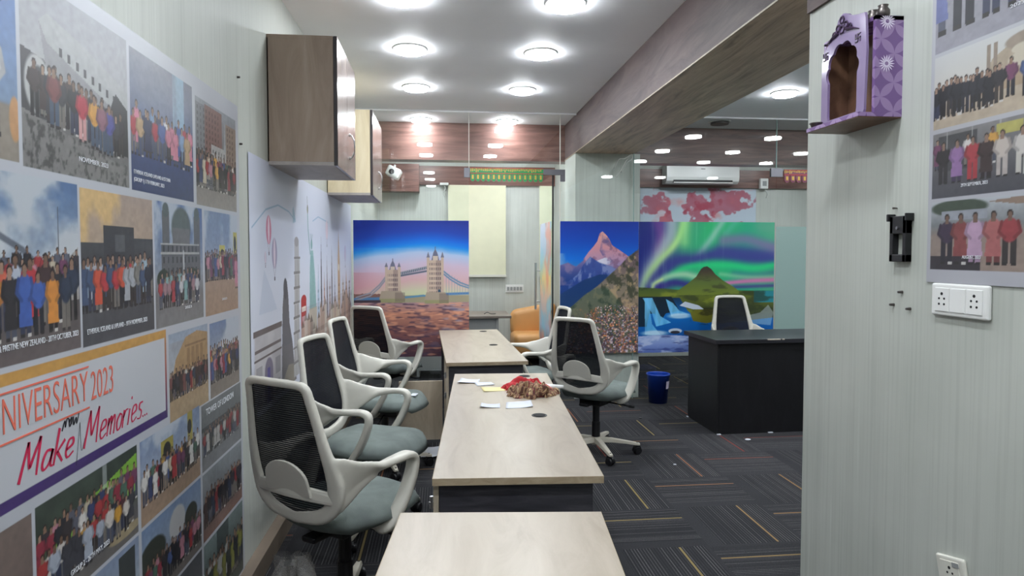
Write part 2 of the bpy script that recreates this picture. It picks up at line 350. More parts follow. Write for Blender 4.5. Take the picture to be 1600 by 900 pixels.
# ------------------------------------------------------------------ painting of prints (colours stored on a fine mesh)
def hexc(c): return np.array(c, float)/255.
class Cv:
    def __init__(s, w, h, arr=None, asp=None):
        s.w, s.h = w, h; s.a = np.ones((h, w, 3)) if arr is None else arr
        s.asp = asp if asp else w/h           # width / height in real metres
        s.V, s.U = np.mgrid[0:h, 0:w]; s.U = s.U/max(1, w-1); s.V = s.V/max(1, h-1)
    def sub(s, x0, x1, y0, y1):
        X0, X1, Y0, Y1 = round(x0*s.w), round(x1*s.w), round(y0*s.h), round(y1*s.h)
        X0, Y0 = max(0, X0), max(0, Y0)
        v = s.a[Y0:Y1, X0:X1]; return Cv(v.shape[1], v.shape[0], v, s.asp*(x1-x0)/(y1-y0))
    def fill(s, c): s.a[:] = hexc(c)
    def mix(s, m, c, a=1.0):
        c = hexc(c) if not isinstance(c, np.ndarray) else c
        m = (np.clip(m, 0, 1)*a)[..., None]; s.a[:] = s.a*(1-m)+c*m
    def vgrad(s, stops, mask=None, f=None):
        t = s.V if f is None else f
        ps = [p for p, _ in stops]; g = np.stack([np.interp(t, ps, [c[k]/255. for _, c in stops]) for k in range(3)], -1)
        if mask is None: s.a[:] = g
        else: m = np.clip(mask, 0, 1)[..., None]; s.a[:] = s.a*(1-m)+g*m
    def noise(s, fx, fy, seed=0, octv=4, per=.5):
        out = np.zeros((s.h, s.w)); amp = 1; tot = 0; rg = np.random.RandomState(seed)
        for o in range(octv):
            gx, gy = int(fx*2**o)+2, int(fy*2**o)+2; G = rg.rand(gy+1, gx+1)
            x = s.U*(fx*2**o); y = s.V*(fy*2**o); xi = np.clip(x.astype(int), 0, gx-1); yi = np.clip(y.astype(int), 0, gy-1); tx = x-xi; ty = y-yi
            tx = tx*tx*(3-2*tx); ty = ty*ty*(3-2*ty)
            out += amp*((G[yi, xi]*(1-tx)+G[yi, xi+1]*tx)*(1-ty)+(G[yi+1, xi]*(1-tx)+G[yi+1, xi+1]*tx)*ty); tot += amp; amp *= per
        return out/tot
    def ell(s, cx, cy, rx, ry, soft=.15):
        d = np.sqrt(((s.U-cx)/rx)**2+((s.V-cy)/ry)**2); return np.clip((1-d)/soft+.5, 0, 1)
    def box(s, x0, x1, y0, y1): return ((s.U >= x0) & (s.U <= x1) & (s.V >= y0) & (s.V <= y1)).astype(float)
    def poly(s, pts):
        m = np.zeros(s.U.shape, bool); n = len(pts)
        for i in range(n):
            x0, y0 = pts[i]; x1, y1 = pts[(i+1) % n]
            if y0 == y1: continue
            c = ((y0 > s.V) != (y1 > s.V)) & (s.U < (x1-x0)*(s.V-y0)/(y1-y0)+x0); m ^= c
        return m.astype(float)
    def line(s, pts, wd):
        """wd as a share of the height"""
        m = np.zeros(s.U.shape)
        for (x0, y0), (x1, y1) in zip(pts, pts[1:]):
            ax, ay = (x1-x0)*s.asp, (y1-y0); L = ax*ax+ay*ay+1e-12
            px, py = (s.U-x0)*s.asp, (s.V-y0); t = np.clip((px*ax+py*ay)/L, 0, 1); d = np.hypot(px-t*ax, py-t*ay)
            m = np.maximum(m, np.clip((wd-d)/(wd*.5)+.3, 0, 1))
        return m
    def below(s, xs, ys, soft=.01):
        e = np.interp(s.U, xs, ys); return np.clip((e-s.V)/soft+.5, 0, 1)
    def person(s, x, y, h, top, leg, rg, wide=1.0, skin=None):
        """feet at (x,y); h body height share"""
        a = h/s.asp; skin = skin or (150, 108, 84)
        X0, X1 = int(max(0, (x-a*.35)*s.w)), int(min(s.w, (x+a*.35)*s.w)+1); Y0, Y1 = int(max(0, (y-.02)*s.h)), int(min(s.h, (y+h*1.05)*s.h)+1)
        if X1-X0 < 2 or Y1-Y0 < 2: return
        q = Cv(X1-X0, Y1-Y0, s.a[Y0:Y1, X0:X1], s.asp); q.U = s.U[Y0:Y1, X0:X1]; q.V = s.V[Y0:Y1, X0:X1]
        W = a*.13*wide
        long = rg.rand() < .35
        for d in (-.5, .5): q.mix(q.box(x+d*W-W*.36, x+d*W+W*.36, y+.02*h, y+.5*h), leg)
        if long: q.mix(q.poly([(x-W*1.1, y+.15*h), (x+W*1.1, y+.15*h), (x+W*.8, y+.6*h), (x-W*.8, y+.6*h)]), top)
        q.mix(q.box(x-W*.9, x-W*.2, y, y+.05*h), (40, 36, 36)); q.mix(q.box(x+W*.2, x+W*.9, y, y+.05*h), (210, 205, 200) if rg.rand() < .4 else (40, 36, 36))
        q.mix(q.ell(x, y+.63*h, W*1.15, h*.22), top)
        for d in (-1, 1): q.mix(q.line([(x+d*W*1.0, y+.78*h), (x+d*W*1.35, y+.6*h), (x+d*W*.6, y+.5*h)], .035*h), np.clip(hexc(top)*.8, 0, 1))
        q.mix(q.box(x-W*.3, x+W*.3, y+.8*h, y+.88*h), skin)
        q.mix(q.ell(x, y+.925*h, a*.062, h*.075), (38, 28, 26)); q.mix(q.ell(x, y+.905*h, a*.048, h*.06), skin)
    def crowd(s, n, x0, x1, y, h, pal, seed, rows=2, dy=.05, slope=0, kneel=0):
        rg = np.random.RandomState(seed)
        for r in range(rows-1, -1, -1):
            for i in range(n):
                x = x0+(x1-x0)*(i+.5*(r % 2)+.3*rg.rand())/n; yy = y+r*dy+slope*(x-x0)+.01*rg.rand()
                c = pal[rg.randint(len(pal))]; lg = LEGS[rg.randint(len(LEGS))]
                s.person(x, yy, h*(.92+.16*rg.rand()), c, lg, rg, .9+.4*rg.rand(), SKINS[rg.randint(3)])
LEGS = [(34, 34, 44), (44, 50, 80), (30, 28, 30), (70, 76, 98), (54, 46, 44), (120, 112, 104)]
SKINS = [(150, 108, 84), (172, 130, 104), (122, 86, 66)]
PAL = [(40, 38, 46), (58, 50, 56), (186, 44, 50), (60, 84, 150), (226, 222, 218), (40, 40, 50), (232, 160, 50), (120, 54, 96), (196, 120, 140), (70, 110, 90), (90, 92, 110), (206, 190, 160), (48, 60, 110), (160, 40, 60)]
DARKPAL = [(30, 30, 38), (44, 40, 46), (52, 48, 60), (66, 44, 44), (40, 52, 78), (150, 40, 46)]
BRIGHT = [(208, 40, 48), (240, 140, 40), (230, 226, 222), (52, 90, 190), (40, 40, 50), (226, 90, 60), (180, 190, 210), (236, 196, 60)]
def tone(cv, sat, lo, hi, seed, grain=.25):  # lo raises the blacks, painting a gloss haze over the print
    n = cv.noise(cv.w/5, cv.h/5, seed, 2)[..., None]; a = np.clip(cv.a, 0, 1); g = a.mean(-1, keepdims=True); a = g+(a-g)*sat
    wgt = np.clip((g*4*(1-g))*1.4, 0, 1)*(g < .74); a = a*(1+grain*(n-.5)*2*wgt); cv.a[:] = np.clip(lo+a*(hi-lo), 0, 1); return cv
def print_mesh(name, cv, P0, U, V, mat, parent=None, back=None, bright=1.0, sat=1.0):
    """P0 corner, U and V full-size edge vectors"""
    h, w_ = cv.h, cv.w; P0, U, V = np.array(P0, float), np.array(U, float), np.array(V, float)
    co = P0+cv.U[..., None]*U+cv.V[..., None]*V; co = co.reshape(-1, 3)
    idx = np.arange(h*w_).reshape(h, w_); q = np.stack([idx[:-1, :-1], idx[:-1, 1:], idx[1:, 1:], idx[1:, :-1]], -1).reshape(-1, 4)
    me = bpy.data.meshes.new(name); me.vertices.add(len(co)); me.vertices.foreach_set('co', co.astype(np.float32).ravel())
    me.loops.add(q.size); me.loops.foreach_set('vertex_index', q.astype(np.int32).ravel())
    me.polygons.add(len(q)); me.polygons.foreach_set('loop_start', (np.arange(len(q))*4).astype(np.int32)); me.polygons.foreach_set('loop_total', np.full(len(q), 4, np.int32))
    me.update(calc_edges=True)
    a = np.clip(cv.a, 0, 1); g = a.mean(-1, keepdims=True); a = np.clip(g+(a-g)*sat, 0, 1)
    c = np.where(a <= .04045, a/12.92, ((a+.055)/1.055)**2.4)*bright
    at = me.color_attributes.new('print', 'FLOAT_COLOR', 'POINT'); at.data.foreach_set('color', np.concatenate([c.reshape(-1, 3), np.ones((len(co), 1))], 1).astype(np.float32).ravel())
    return obj(name, me, mat, parent)

# =================================================================== THE SETTING
o = struct(obj('floor', BX(XL-.1, 6.1, -2.1, YB+.1, -.1, 0), 'carpet'))
struct(obj('ceiling', BX(XL-.1, 6.1, -2.1, YB+.1, ZC, ZC+.1), 'ceiling'))
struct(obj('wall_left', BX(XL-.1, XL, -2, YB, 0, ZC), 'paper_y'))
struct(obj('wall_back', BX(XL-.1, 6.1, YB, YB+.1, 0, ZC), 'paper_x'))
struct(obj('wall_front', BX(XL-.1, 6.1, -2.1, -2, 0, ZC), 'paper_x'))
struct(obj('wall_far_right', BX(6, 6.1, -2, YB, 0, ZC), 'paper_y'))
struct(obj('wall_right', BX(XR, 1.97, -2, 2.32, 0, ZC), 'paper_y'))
struct(obj('trim_1', BX(XR-.012, XR, -2, 2.32, 2.385, ZC), 'beam_side'))
struct(obj('baseboard_left', BX(XL, XL+.055, -2, YG-.02, 0, .1), 'ply', bevel=.002))
# wood-clad beam running along the room
bm = BX(XR, 1.965, 2.32, YG+.6, 2.52, ZC)
bm.normal_update()
beam = struct(obj('beam_long', bm, 'beam_side'))
beam.data.materials.append(M['beam_under'])
for p in beam.data.polygons:
    if p.normal.z < -.5: p.material_index = 1
struct(obj('trim_2', BX(XR-.006, XR, 2.32, YG+.6, 2.52, 2.528), 'maple_edge'))
fb = struct(obj('beam_cross', BX(XL, 6, YG+.6, YG+.8, 2.51, ZC), 'fascia'))
struct(obj('pillar', BX(XR, 2.035, YG+.03, YG+.6, 0, 2.52), 'paper_x'))
struct(obj('wall_partition', BX(1.6, 1.68, YG+.6, YB, 0, ZC), 'paper_y'))
# wood pelmet and box on the rear cabin wall
struct(obj('trim_3', BX((-.3, 1.6, YB-.04, YB, 2.45, 2.71), (XL, -.3, YB-.22, YB, 2.34, 2.71)), 'fascia'))
struct(obj('trim_4', BX(1.68, 6, YB-.04, YB, 2.45, 2.71), 'fascia'))

# glass partition: panes, door leaf, fittings
def pane(name, x0, x1, z0, z1, n):
    return struct(obj('window_%d' % n, BX(x0, x1, YG-.005, YG+.005, z0, z1), 'glass'))
pane('a', XL, .272, 0, ZC, 1); pane('b', .278, 1.192, 2.33, ZC, 2); pane('c', 1.198, 1.958, 0, ZC, 3)
pane('d', 1.962, 3.49, 0, ZC, 4); pane('e', 3.496, 4.42, 2.36, ZC, 5); pane('f', 4.426, 6, 0, ZC, 6); pane('g', 3.5, 4.42, .01, 2.35, 7)
for i, x in enumerate((.275, 1.195, 1.96, 3.493)):
    struct(obj('trim_%d' % (5+i), BX(x-.0035, x+.0035, YG-.008, YG+.006, 2.35 if i in (0,) else (2.36 if i == 3 else 0), ZC), 'offwhite' if i < 2 else 'frost'))
struct(obj('trim_9', BX(XL, 6, YG-.012, YG+.012, 2.895, ZC), 'ceiling'))

# ------------------------------------------------------------------ ceiling downlights
def downlight(lit=True):
    t = thing('ceiling_downlight', '', 'ceiling light')
    bm = bmesh.new()
    pr = [(.118, 0), (.118, -.006), (.112, -.010), (.098, -.008), (.095, -.002)]
    vs = []
    for k in range(40):
        a = k*2*math.pi/40; vs.append([bm.verts.new((r*math.cos(a), r*math.sin(a), z)) for r, z in pr])
    for k in range(40):
        A, B = vs[k], vs[(k+1) % 40]
        for j in range(len(pr)-1): bm.faces.new((A[j], B[j], B[j+1], A[j+1]))
    obj('trim_ring', bm, 'white', t, smooth=True)
    obj('diffuser', CY((0, 0, -.03), (0, 0, -.001), .094, n=40), 'lamp' if lit else 'metal_dark', t)
    if lit:
        ld = bpy.data.lights.new('downlight_beam', 'AREA'); ld.shape = 'DISK'; ld.size = .17; ld.energy = SPOTW; ld.color = LIGHT_COL; ld.spread = math.radians(110)
        lo = bpy.data.objects.new('downlight_beam', ld); COL.objects.link(lo); lo.parent = t; lo.location = (0, 0, -.034)
    return t
first = None
def rowname(side, y):
    nm = {-1: 'behind the camera', }
    return nm
LP = []
for y, s in ((-.6, 'added for fill, sixth'), (.65, 'added for fill, fifth'), (1.65, 'fourth'), (3.68, 'third'), (4.6, 'second'), (5.64, 'first')):  # fourth to sixth: unseen lamps added to brighten the near room
    LP.append((-.21, y, 'round white ceiling downlight, %s from the glass in the left row before it' % s))
    LP.append((.70, y, 'round white ceiling downlight, %s from the glass in the row beside the beam' % s))
LP.append((-.21, 6.98, 'lit ceiling downlight just behind the glass, over the river bridge print'))
LP.append((.70, 6.98, 'lit ceiling downlight just behind the glass, over the doorway'))
for y, s in ((1.4, 'fourth'), (3.4, 'third'), (4.4, 'second'), (5.5, 'first')):
    for x, c in ((3.0, 'nearest the beam'), (4.0, 'middle'), (5.0, 'farthest from the beam')):
        LP.append((x, y, 'round ceiling downlight right of the beam, %s from the glass, row %s' % (s, c)))
LP.append((-.21, 8.5, 'ceiling downlight deep in the left cabin, left one of the pair')); LP.append((.95, 8.5, 'ceiling downlight deep in the left cabin by the partition'))
base_l = downlight(); NL = 0
LP.append((3.3, 8.2, 'ceiling downlight deep in the right cabin, left one of the pair')); LP.append((4.9, 8.2, 'ceiling downlight deep in the right cabin, right one of the pair'))
LP.append((-.21, 7.75, 'added hidden ceiling downlight just beyond the cross beam, left cabin left side')); LP.append((.95, 7.75, 'added hidden ceiling downlight just beyond the cross beam, left cabin right side')); LP.append((4.1, 7.9, 'added hidden ceiling downlight just beyond the cross beam in the right cabin'))  # hidden lamps added to brighten the cabins
for x, y, lb in LP:
    t = base_l if NL == 0 else copytree(base_l)
    t.location = (x, y, ZC); t['label'] = lb; t['group'] = 'round ceiling downlights'; NL += 1
t = downlight(False); t.location = (2.97, 6.78, ZC); t['label'] = 'dark unlit ceiling downlight behind the glass right of the beam'

# =================================================================== PRINTS
# ---- left poster: wall sheet of trip photographs
PY0, PY1, PZ0, PZ1 = .85, 2.965, .095, 2.135
def poster_left():
    R = 330; cv = Cv(int((PY1-PY0)*R), int((PZ1-PZ0)*390)); cv.asp = (PY1-PY0)/(PZ1-PZ0); cv.fill((196, 200, 212))
    def ph(y0, y1, z0, z1): return cv.sub((y0-PY0)/(PY1-PY0), (y1-PY0)/(PY1-PY0), (z0-PZ0)/(PZ1-PZ0), (z1-PZ0)/(PZ1-PZ0))
    def clouds(c, m, sd, col=(196, 206, 220), thr=.5, f=(3, 2)): c.mix(np.clip((c.noise(*f, sd, 5)-thr)*6, 0, 1)*m, col, .9)
    # row 1
    c = ph(.87, 1.475, 1.688, 2.08); c.vgrad([(0, (150, 138, 124)), (.28, (150, 138, 124)), (.3, (120, 150, 190)), (.7, (90, 130, 196)), (1, (70, 110, 186))]); clouds(c, c.V > .35, 3, thr=.55)
    c.crowd(5, .1, 1.0, .1, .62, [(220, 220, 224), (50, 60, 100), (160, 50, 50)], 4, 1)
    c.mix(c.ell(.985, .22, .03, .12), (214, 150, 90))
    c = ph(1.486, 1.958, 1.684, 2.095)                                       # wrecked plane on black sand
    c.vgrad([(0, (120, 118, 118)), (.3, (110, 108, 108)), (.5, (178, 178, 182)), (1, (160, 162, 172))])
    c.mix(c.poly([(0, .62), (.3, .58), (.35, .3), (0, .25)]), (62, 62, 66))
    c.mix(c.poly([(.14, .80), (.2, .86), (.5, .80), (.95, .66), (1, .62), (1, .36), (.6, .32), (.2, .5)]), (176, 178, 180))
    c.mix(c.poly([(.14, .80), (.2, .7), (.95, .45), (1, .5), (1, .3), (.5, .3), (.2, .5)]), (130, 130, 134), .6)
    for k in range(8): c.mix(c.box(.3+.075*k, .325+.075*k, .66-.018*k, .71-.018*k), (56, 56, 60))
    c.mix(c.ell(.12, .45, .1, .16), (190, 190, 190)); c.mix(c.ell(.13, .42, .07, .13), (70, 70, 74))
    c.mix(c.poly([(.8, .22), (.8, .5), (.86, .6), (1, .52), (1, .2)]), (40, 42, 44))
    c.mix(c.poly([(0, 0), (0, .3), (.3, .24), (1, .12), (1, 0)]), (128, 126, 124)); c.mix(np.clip((c.noise(50, 30, 5, 3)-.5)*5, 0, 1)*(c.V < .28-.14*c.U), (60, 58, 58), .8)
    c.crowd(8, .08, .95, .27, .31, [(38, 38, 42), (44, 40, 46), (66, 50, 48), (52, 52, 58)], 6, 2, .02, -.12)
    for x, t in ((.5, (206, 40, 60)), (.62, (236, 160, 50)), (.78, (70, 70, 170)), (.7, (150, 90, 110)), (.25, (130, 60, 60))): c.person(x, .28-.14*x, .34, t, (60, 80, 110) if x != .5 else (220, 150, 150), np.random.RandomState(3), 1.1)
    c = ph(1.972, 2.44, 1.682, 2.085)                                       # waterfall in blue light
    c.vgrad([(0, (40, 56, 110)), (.3, (44, 66, 130)), (.6, (80, 100, 150)), (1, (120, 124, 140))]); c.mix(np.clip(c.noise(4, 5, 8, 5)*2-.7, 0, 1)*(c.V > .4), (90, 96, 128), .7)
    c.mix(c.box(.64, .84, .32, 1)*np.clip(c.noise(12, 1.5, 9, 3)*2-.3, 0, 1), (140, 190, 226), .9); c.mix(c.ell(.4, .8, .4, .3, .8), (150, 155, 170), .4)
    c.crowd(9, .02, .98, .25, .34, [(60, 90, 170), (226, 120, 150), (226, 226, 232), (200, 44, 60), (40, 50, 90), (200, 160, 110), (120, 160, 210)], 11, 2, .04)
    c = ph(2.466, 2.93, 1.676, 2.065)                                      # brick street
    c.vgrad([(0, (150, 140, 132)), (.25, (140, 132, 128)), (.3, (100, 90, 88)), (1, (150, 156, 166))])
    for k, (x0, x1, zt, col) in enumerate(((0, .22, .96, (120, 124, 130)), (.2, .62, .98, (140, 96, 88)), (.35, .75, .62, (176, 174, 172)), (.72, 1, .9, (150, 124, 108)), (0, .4, .52, (70, 66, 68)))):
        c.mix(c.box(x0, x1, .2, zt), col)
        for i in range(int((x1-x0)*14)):
            for j in range(12): c.mix(c.box(x0+.03+i*.07, x0+.055+i*.07, .3+j*.06, .33+j*.06)*(c.V < zt-.02), tuple(int(v*.6) for v in col), .8)
    c.mix(c.poly([(.66, .6), (.7, .92), (.72, .6)]), (160, 165, 170)); c.mix(c.box(.75, 1, .33, .4), (190, 70, 60))
    c.crowd(13, .02, 1, .16, .32, PAL, 12, 2, .05)
    # row 2
    c = ph(.87, 1.69, 1.27, 1.665)                                         # harbour
    c.vgrad([(0, (104, 92, 92)), (.3, (90, 80, 82)), (.5, (150, 168, 190)), (1, (70, 110, 170))]); clouds(c, c.V > .45, 14, (206, 212, 218), .42, (4, 3))
    c.mix(c.line([(.5, .72), (.62, .7), (.74, .6), (.8, .52)], .02), (96, 104, 120)); c.mix(c.box(0, .85, .5, .535), (70, 76, 100), .8); c.mix(c.line([(.9, .5), (.9, .85)], .004), (70, 76, 90))
    c.mix(c.poly([(.92, .3), (.92, .52), (1, .62), (1, .3)]), (170, 165, 158)); c.mix(c.box(0, 1, .4, .5)*(c.noise(60, 10, 3, 2) > .45), (64, 60, 74), .9)
    c.crowd(22, 0, 1, .36, .2, PAL, 15, 2, .04); c.crowd(16, 0, .98, .12, .38, BRIGHT+DARKPAL, 16, 2, .05)
    c = ph(1.70, 2.1, 1.268, 1.66)                                        # dark building at dusk
    c.vgrad([(0, (62, 62, 70)), (.4, (76, 74, 80)), (.6, (190, 160, 130)), (1, (176, 150, 136))]); clouds(c, c.V > .55, 17, (240, 190, 110), .55)
    c.mix(c.box(0, .32, .4, .66)+c.box(.66, 1, .4, .7), (66, 66, 70)); c.mix(c.box(.27, .7, .4, .78), (58, 58, 62)); c.mix(c.box(.42, .56, .6, .72), (84, 84, 88)); c.mix(c.box(.72, .92, .42, .55), (186, 160, 120), .6)
    c.mix(c.box(0, 1, 0, .38)*np.clip(c.noise(10, 8, 5, 4), 0, 1), (96, 96, 104), .5)
    c.crowd(12, .02, .98, .2, .34, [(226, 70, 40), (208, 40, 50), (60, 80, 120), (44, 46, 60), (170, 174, 184), (130, 126, 118), (150, 180, 200)], 18, 2, .04)
    c = ph(2.113, 2.515, 1.266, 1.662)                                    # cathedral
    c.vgrad([(0, (130, 128, 130)), (.25, (120, 118, 122)), (.4, (150, 160, 176)), (1, (60, 100, 176))]); clouds(c, c.V > .5, 20, thr=.5)
    for x0, x1, zt in ((.12, .9, .66), (.14, .28, .93), (.8, .94, .92)): c.mix(c.box(x0, x1, .35, zt), (96, 98, 102))
    c.mix(c.ell(.52, .8, .2, .18), (84, 100, 100)); c.mix(c.box(.34, .7, .6, .8), (110, 110, 112))
    for x in (.21, .87): c.mix(c.ell(x, .94, .06, .06), (80, 96, 98))
    for i in range(9):
        for j in range(3): c.mix(c.box(.15+i*.085, .18+i*.085, .42+j*.09, .47+j*.09), (52, 54, 62), .9)
    c.mix(c.box(.1, .92, .58, .6)+c.box(.1, .92, .66, .675), (190, 190, 186), .8); c.mix(c.ell(.15, .38, .12, .08)+c.ell(.75, .38, .15, .08), (44, 62, 48)); c.mix(c.line([(.56, .3), (.56, .6)], .02), (200, 205, 208), .8)
    c.crowd(10, .08, .92, .14, .26, [(60, 70, 110), (170, 120, 130), (200, 200, 206), (40, 44, 60), (190, 50, 60), (120, 170, 170)], 21, 2, .05)
    c = ph(2.536, 2.93, 1.262, 1.66)                                       # sandy lot with yellow banners
    c.vgrad([(0, (176, 138, 112)), (.42, (172, 140, 118)), (.44, (110, 104, 100)), (.5, (150, 166, 192)), (1, (112, 140, 186))]); clouds(c, c.V > .6, 23, thr=.5)
    c.mix(c.box(.02, .4, .5, .58), (190, 196, 200)); c.mix(c.box(.42, .58, .5, .68)+c.box(.86, .99, .5, .82), (214, 200, 70)); c.mix(c.ell(.5, .58, .05, .06)+c.ell(.92, .7, .04, .08), (50, 50, 50))
    c.crowd(14, .02, 1, .32, .28, PAL, 24, 2, .03); c.person(.95, .22, .36, (214, 120, 150), (214, 120, 150), np.random.RandomState(5))
    # banner
    c = ph(.87, 2.183, .975, 1.258); c.fill((206, 210, 220)); c.mix((c.V > .915).astype(float), (222, 156, 60)); c.mix((c.V < .085).astype(float), (66, 40, 120))
    m = c.U > .993; c.a[m] = (np.stack([np.interp(c.V, [0, .5, 1], [v/255. for v in ch]) for ch in ((66, 190, 222), (40, 70, 156), (120, 70, 60))], -1))[m]
    # photos at the right of banner
    c = ph(2.2, 2.553, .945, 1.236)                                       # rock temple
    c.vgrad([(0, (190, 158, 116)), (.45, (184, 152, 112)), (.6, (176, 186, 200)), (1, (150, 168, 196))]); c.mix(c.poly([(.05, .45), (.15, .7), (.4, .92), (.7, .96), (1, .9), (1, .4)]), (190, 146, 92))
    for i in range(4): c.mix(c.box(.42+.12*i, .5+.12*i, .48, .78), (164, 120, 72)); c.mix(c.box(.38, .95, .8, .83), (150, 108, 66))
    c.mix(c.noise(10, 8, 3, 4)*(c.V < .9), (150, 110, 70), .25); c.crowd(12, .02, 1, .24, .32, DARKPAL+[(200, 196, 190), (120, 60, 60)], 26, 2, .04)
    c = ph(2.573, 2.93, .945, 1.232); c.vgrad([(0, (140, 124, 112)), (.35, (130, 118, 110)), (.6, (150, 160, 184)), (1, (100, 130, 180))]); clouds(c, c.V > .5, 28, thr=.45); c.crowd(14, 0, 1, .18, .4, PAL, 29, 3, .06)
    # rows below
    c = ph(.87, 1.482, .5, .944); c.vgrad([(0, (100, 80, 76)), (1, (140, 118, 108))]); c.mix(c.noise(14, 10, 31, 4), (90, 74, 68), .5); c.crowd(6, .3, 1.02, -.1, .72, [(222, 170, 160), (210, 190, 180), (180, 120, 110)], 32, 2, .06)
    c = ph(1.492, 1.968, .695, .95)                                       # bus park group
    c.vgrad([(0, (110, 104, 100)), (.3, (96, 94, 96)), (.55, (70, 90, 60)), (.75, (40, 52, 44)), (1, (44, 54, 50))]); c.mix(c.noise(8, 6, 34, 4)*(c.V > .7), (90, 110, 90), .5)
    c.mix(c.poly([(.1, .5), (.1, .68), (.62, .8), (1, .92), (1, .5)]), (130, 200, 50)); c.mix(c.box(.6, .64, .7, 1), (190, 200, 200), .6); c.mix(c.ell(.85, .12, .2, .06), (176, 156, 116))
    c.crowd(13, .02, .98, .34, .42, PAL, 35, 2, .06); c.crowd(9, .02, .96, .12, .42, [(84, 40, 50), (214, 204, 196), (170, 180, 200), (230, 160, 40), (190, 50, 50), (60, 60, 70), (40, 44, 60)], 36, 2, .05)
    c = ph(1.984, 2.456, .695, .95)
    c.vgrad([(0, (176, 140, 110)), (.35, (160, 130, 108)), (.5, (110, 110, 108)), (.6, (150, 166, 196)), (1, (120, 146, 192))]); clouds(c, c.V > .6, 38, thr=.5); c.mix(c.box(.3, .5, .5, .84)+c.box(.76, .86, .6, 1), (176, 160, 60)); c.mix(c.ell(.4, .7, .06, .1)+c.ell(.8, .8, .04, .1), (44, 44, 44))
    c.crowd(12, .04, .98, .2, .42, PAL+[(226, 226, 228)], 39, 2, .05)
    c = ph(2.474, 2.94, .693, .94); c.vgrad([(0, (130, 130, 134)), (.7, (104, 108, 112)), (1, (116, 120, 124))]); c.mix(c.box(0, 1, .6, .66), (70, 72, 78)); c.crowd(12, .05, .98, .2, .4, [(60, 60, 66), (150, 50, 56), (90, 84, 80), (180, 176, 172), (50, 54, 72)], 41, 2, .06)
    c = ph(.87, 1.482, .11, .49); c.vgrad([(0, (90, 90, 96)), (1, (120, 130, 150))]); c.crowd(9, 0, 1, .1, .5, PAL, 43, 2, .05)
    c = ph(1.492, 1.968, .41, .685); c.vgrad([(0, (90, 88, 90)), (.4, (84, 86, 88)), (.6, (160, 176, 196)), (1, (130, 150, 186))]); c.mix(c.box(.2, .3, .4, .9)+c.box(.75, .95, .4, .95), (60, 66, 66)); c.crowd(10, 0, 1, .1, .4, PAL, 44, 2, .05)
    c = ph(1.984, 2.456, .43, .685); c.vgrad([(0, (120, 110, 104)), (.4, (110, 104, 100)), (.6, (140, 160, 190)), (1, (110, 140, 186))]); c.mix(c.ell(.55, .7, .14, .22), (196, 196, 198)); c.mix(c.ell(.15, .6, .2, .2)+c.ell(.8, .62, .12, .16), (50, 56, 48)); c.crowd(13, .02, 1, .1, .42, PAL+DARKPAL, 46, 2, .05)
    c = ph(2.474, 2.94, .43, .682); c.vgrad([(0, (150, 104, 90)), (.2, (130, 100, 92)), (.4, (120, 122, 128)), (1, (140, 148, 154))]); c.crowd(11, .05, .98, .18, .5, DARKPAL, 48, 2, .05)
    c = ph(1.492, 1.968, .11, .4); c.vgrad([(0, (100, 96, 96)), (1, (120, 140, 150))]); c.crowd(10, 0, 1, .1, .5, PAL, 50, 2, .05)
    c = ph(1.984, 2.456, .11, .42); c.vgrad([(0, (90, 88, 90)), (.5, (100, 100, 104)), (1, (80, 84, 90))]); c.crowd(10, 0, 1, .15, .5, PAL, 51, 2, .05)
    c = ph(2.474, 2.94, .11, .418); c.vgrad([(0, (60, 74, 70)), (.5, (80, 96, 92)), (1, (120, 140, 140))]); c.mix(c.box(.3, .6, .3, 1), (70, 84, 84)); c.mix(c.ell(.25, .5, .1, .12), (120, 190, 80)); c.crowd(9, .05, 1, .15, .55, [(60, 70, 66), (150, 150, 60), (50, 54, 60), (190, 190, 186)], 52, 2, .05)
    return cv
pl_ = print_mesh('wall_poster', tone(poster_left(), .80, .05, .86, 200, .07), (XL+.004, PY0, PZ0), (0, PY1-PY0, 0), (0, 0, PZ1-PZ0), 'print')
tag(pl_, 'large white-bordered poster of tour group photographs covering the near left wall', 'poster')
M['coral'] = plain('coral_print', rgb(214, 104, 84), .5); M['crimson'] = plain('crimson_print', rgb(190, 34, 76), .5); M['ink'] = plain('black_ink', rgb(30, 30, 40), .5)
M['cap_white'] = plain('white_caption_ink', rgb(214, 216, 222), .5)
YD, ZD = (0, 1, 0), (0, 0, 1); PX = XL+.0048
def ptext(s, size, mat, y, z, **k):
    return text(s, size, mat, (PX, y, z), YD, ZD, pl_, **k)
t_ = ptext('ANNIVERSARY', .108, 'coral', 0, 1.135, sx=.47, off=-.0012); 
k_ = .415/t_['wd']; t_.location.y = 1.715-.415
for v in t_.data.vertices: v.co.x *= k_
ptext('2023', .105, 'coral', 1.727, 1.131, sx=.56, off=-.0012)
def stripe(y0, y1, z0, z1, m, nm='lettering'):
    obj(nm, BX(PX-.0005, PX+.0005, y0, y1, z0, z1), m, pl_)
stripe(1.1, 1.72, 1.216, 1.220, 'coral', 'rule_line'); stripe(1.1, 1.72, 1.114, 1.118, 'coral', 'rule_line')
def fit(tx, mat, wd):
    k = wd/tx['wd']
    for v in tx.data.vertices: v.co.x *= k
    return tx
def cap(s_, size, y0, y1, z): return fit(ptext(s_, size, 'cap_white', y0, z), 'cap_white', y1-y0)
cap('ETHEREAL ICELAND & LAPLAND - 19TH NOVEMBER, 2023', .0185, 1.718, 2.05, 1.298)
cap('& PRISTINE NEW ZEALAND - 20TH OCTOBER, 2023', .0185, 1.392, 1.678, 1.302)
cap('ETHEREAL ICELAND LAPLAND & ESTONIA', .0165, 1.985, 2.24, 1.73); cap('(GROUP 1) 17TH FEBRUARY, 2023', .0165, 1.985, 2.19, 1.708)
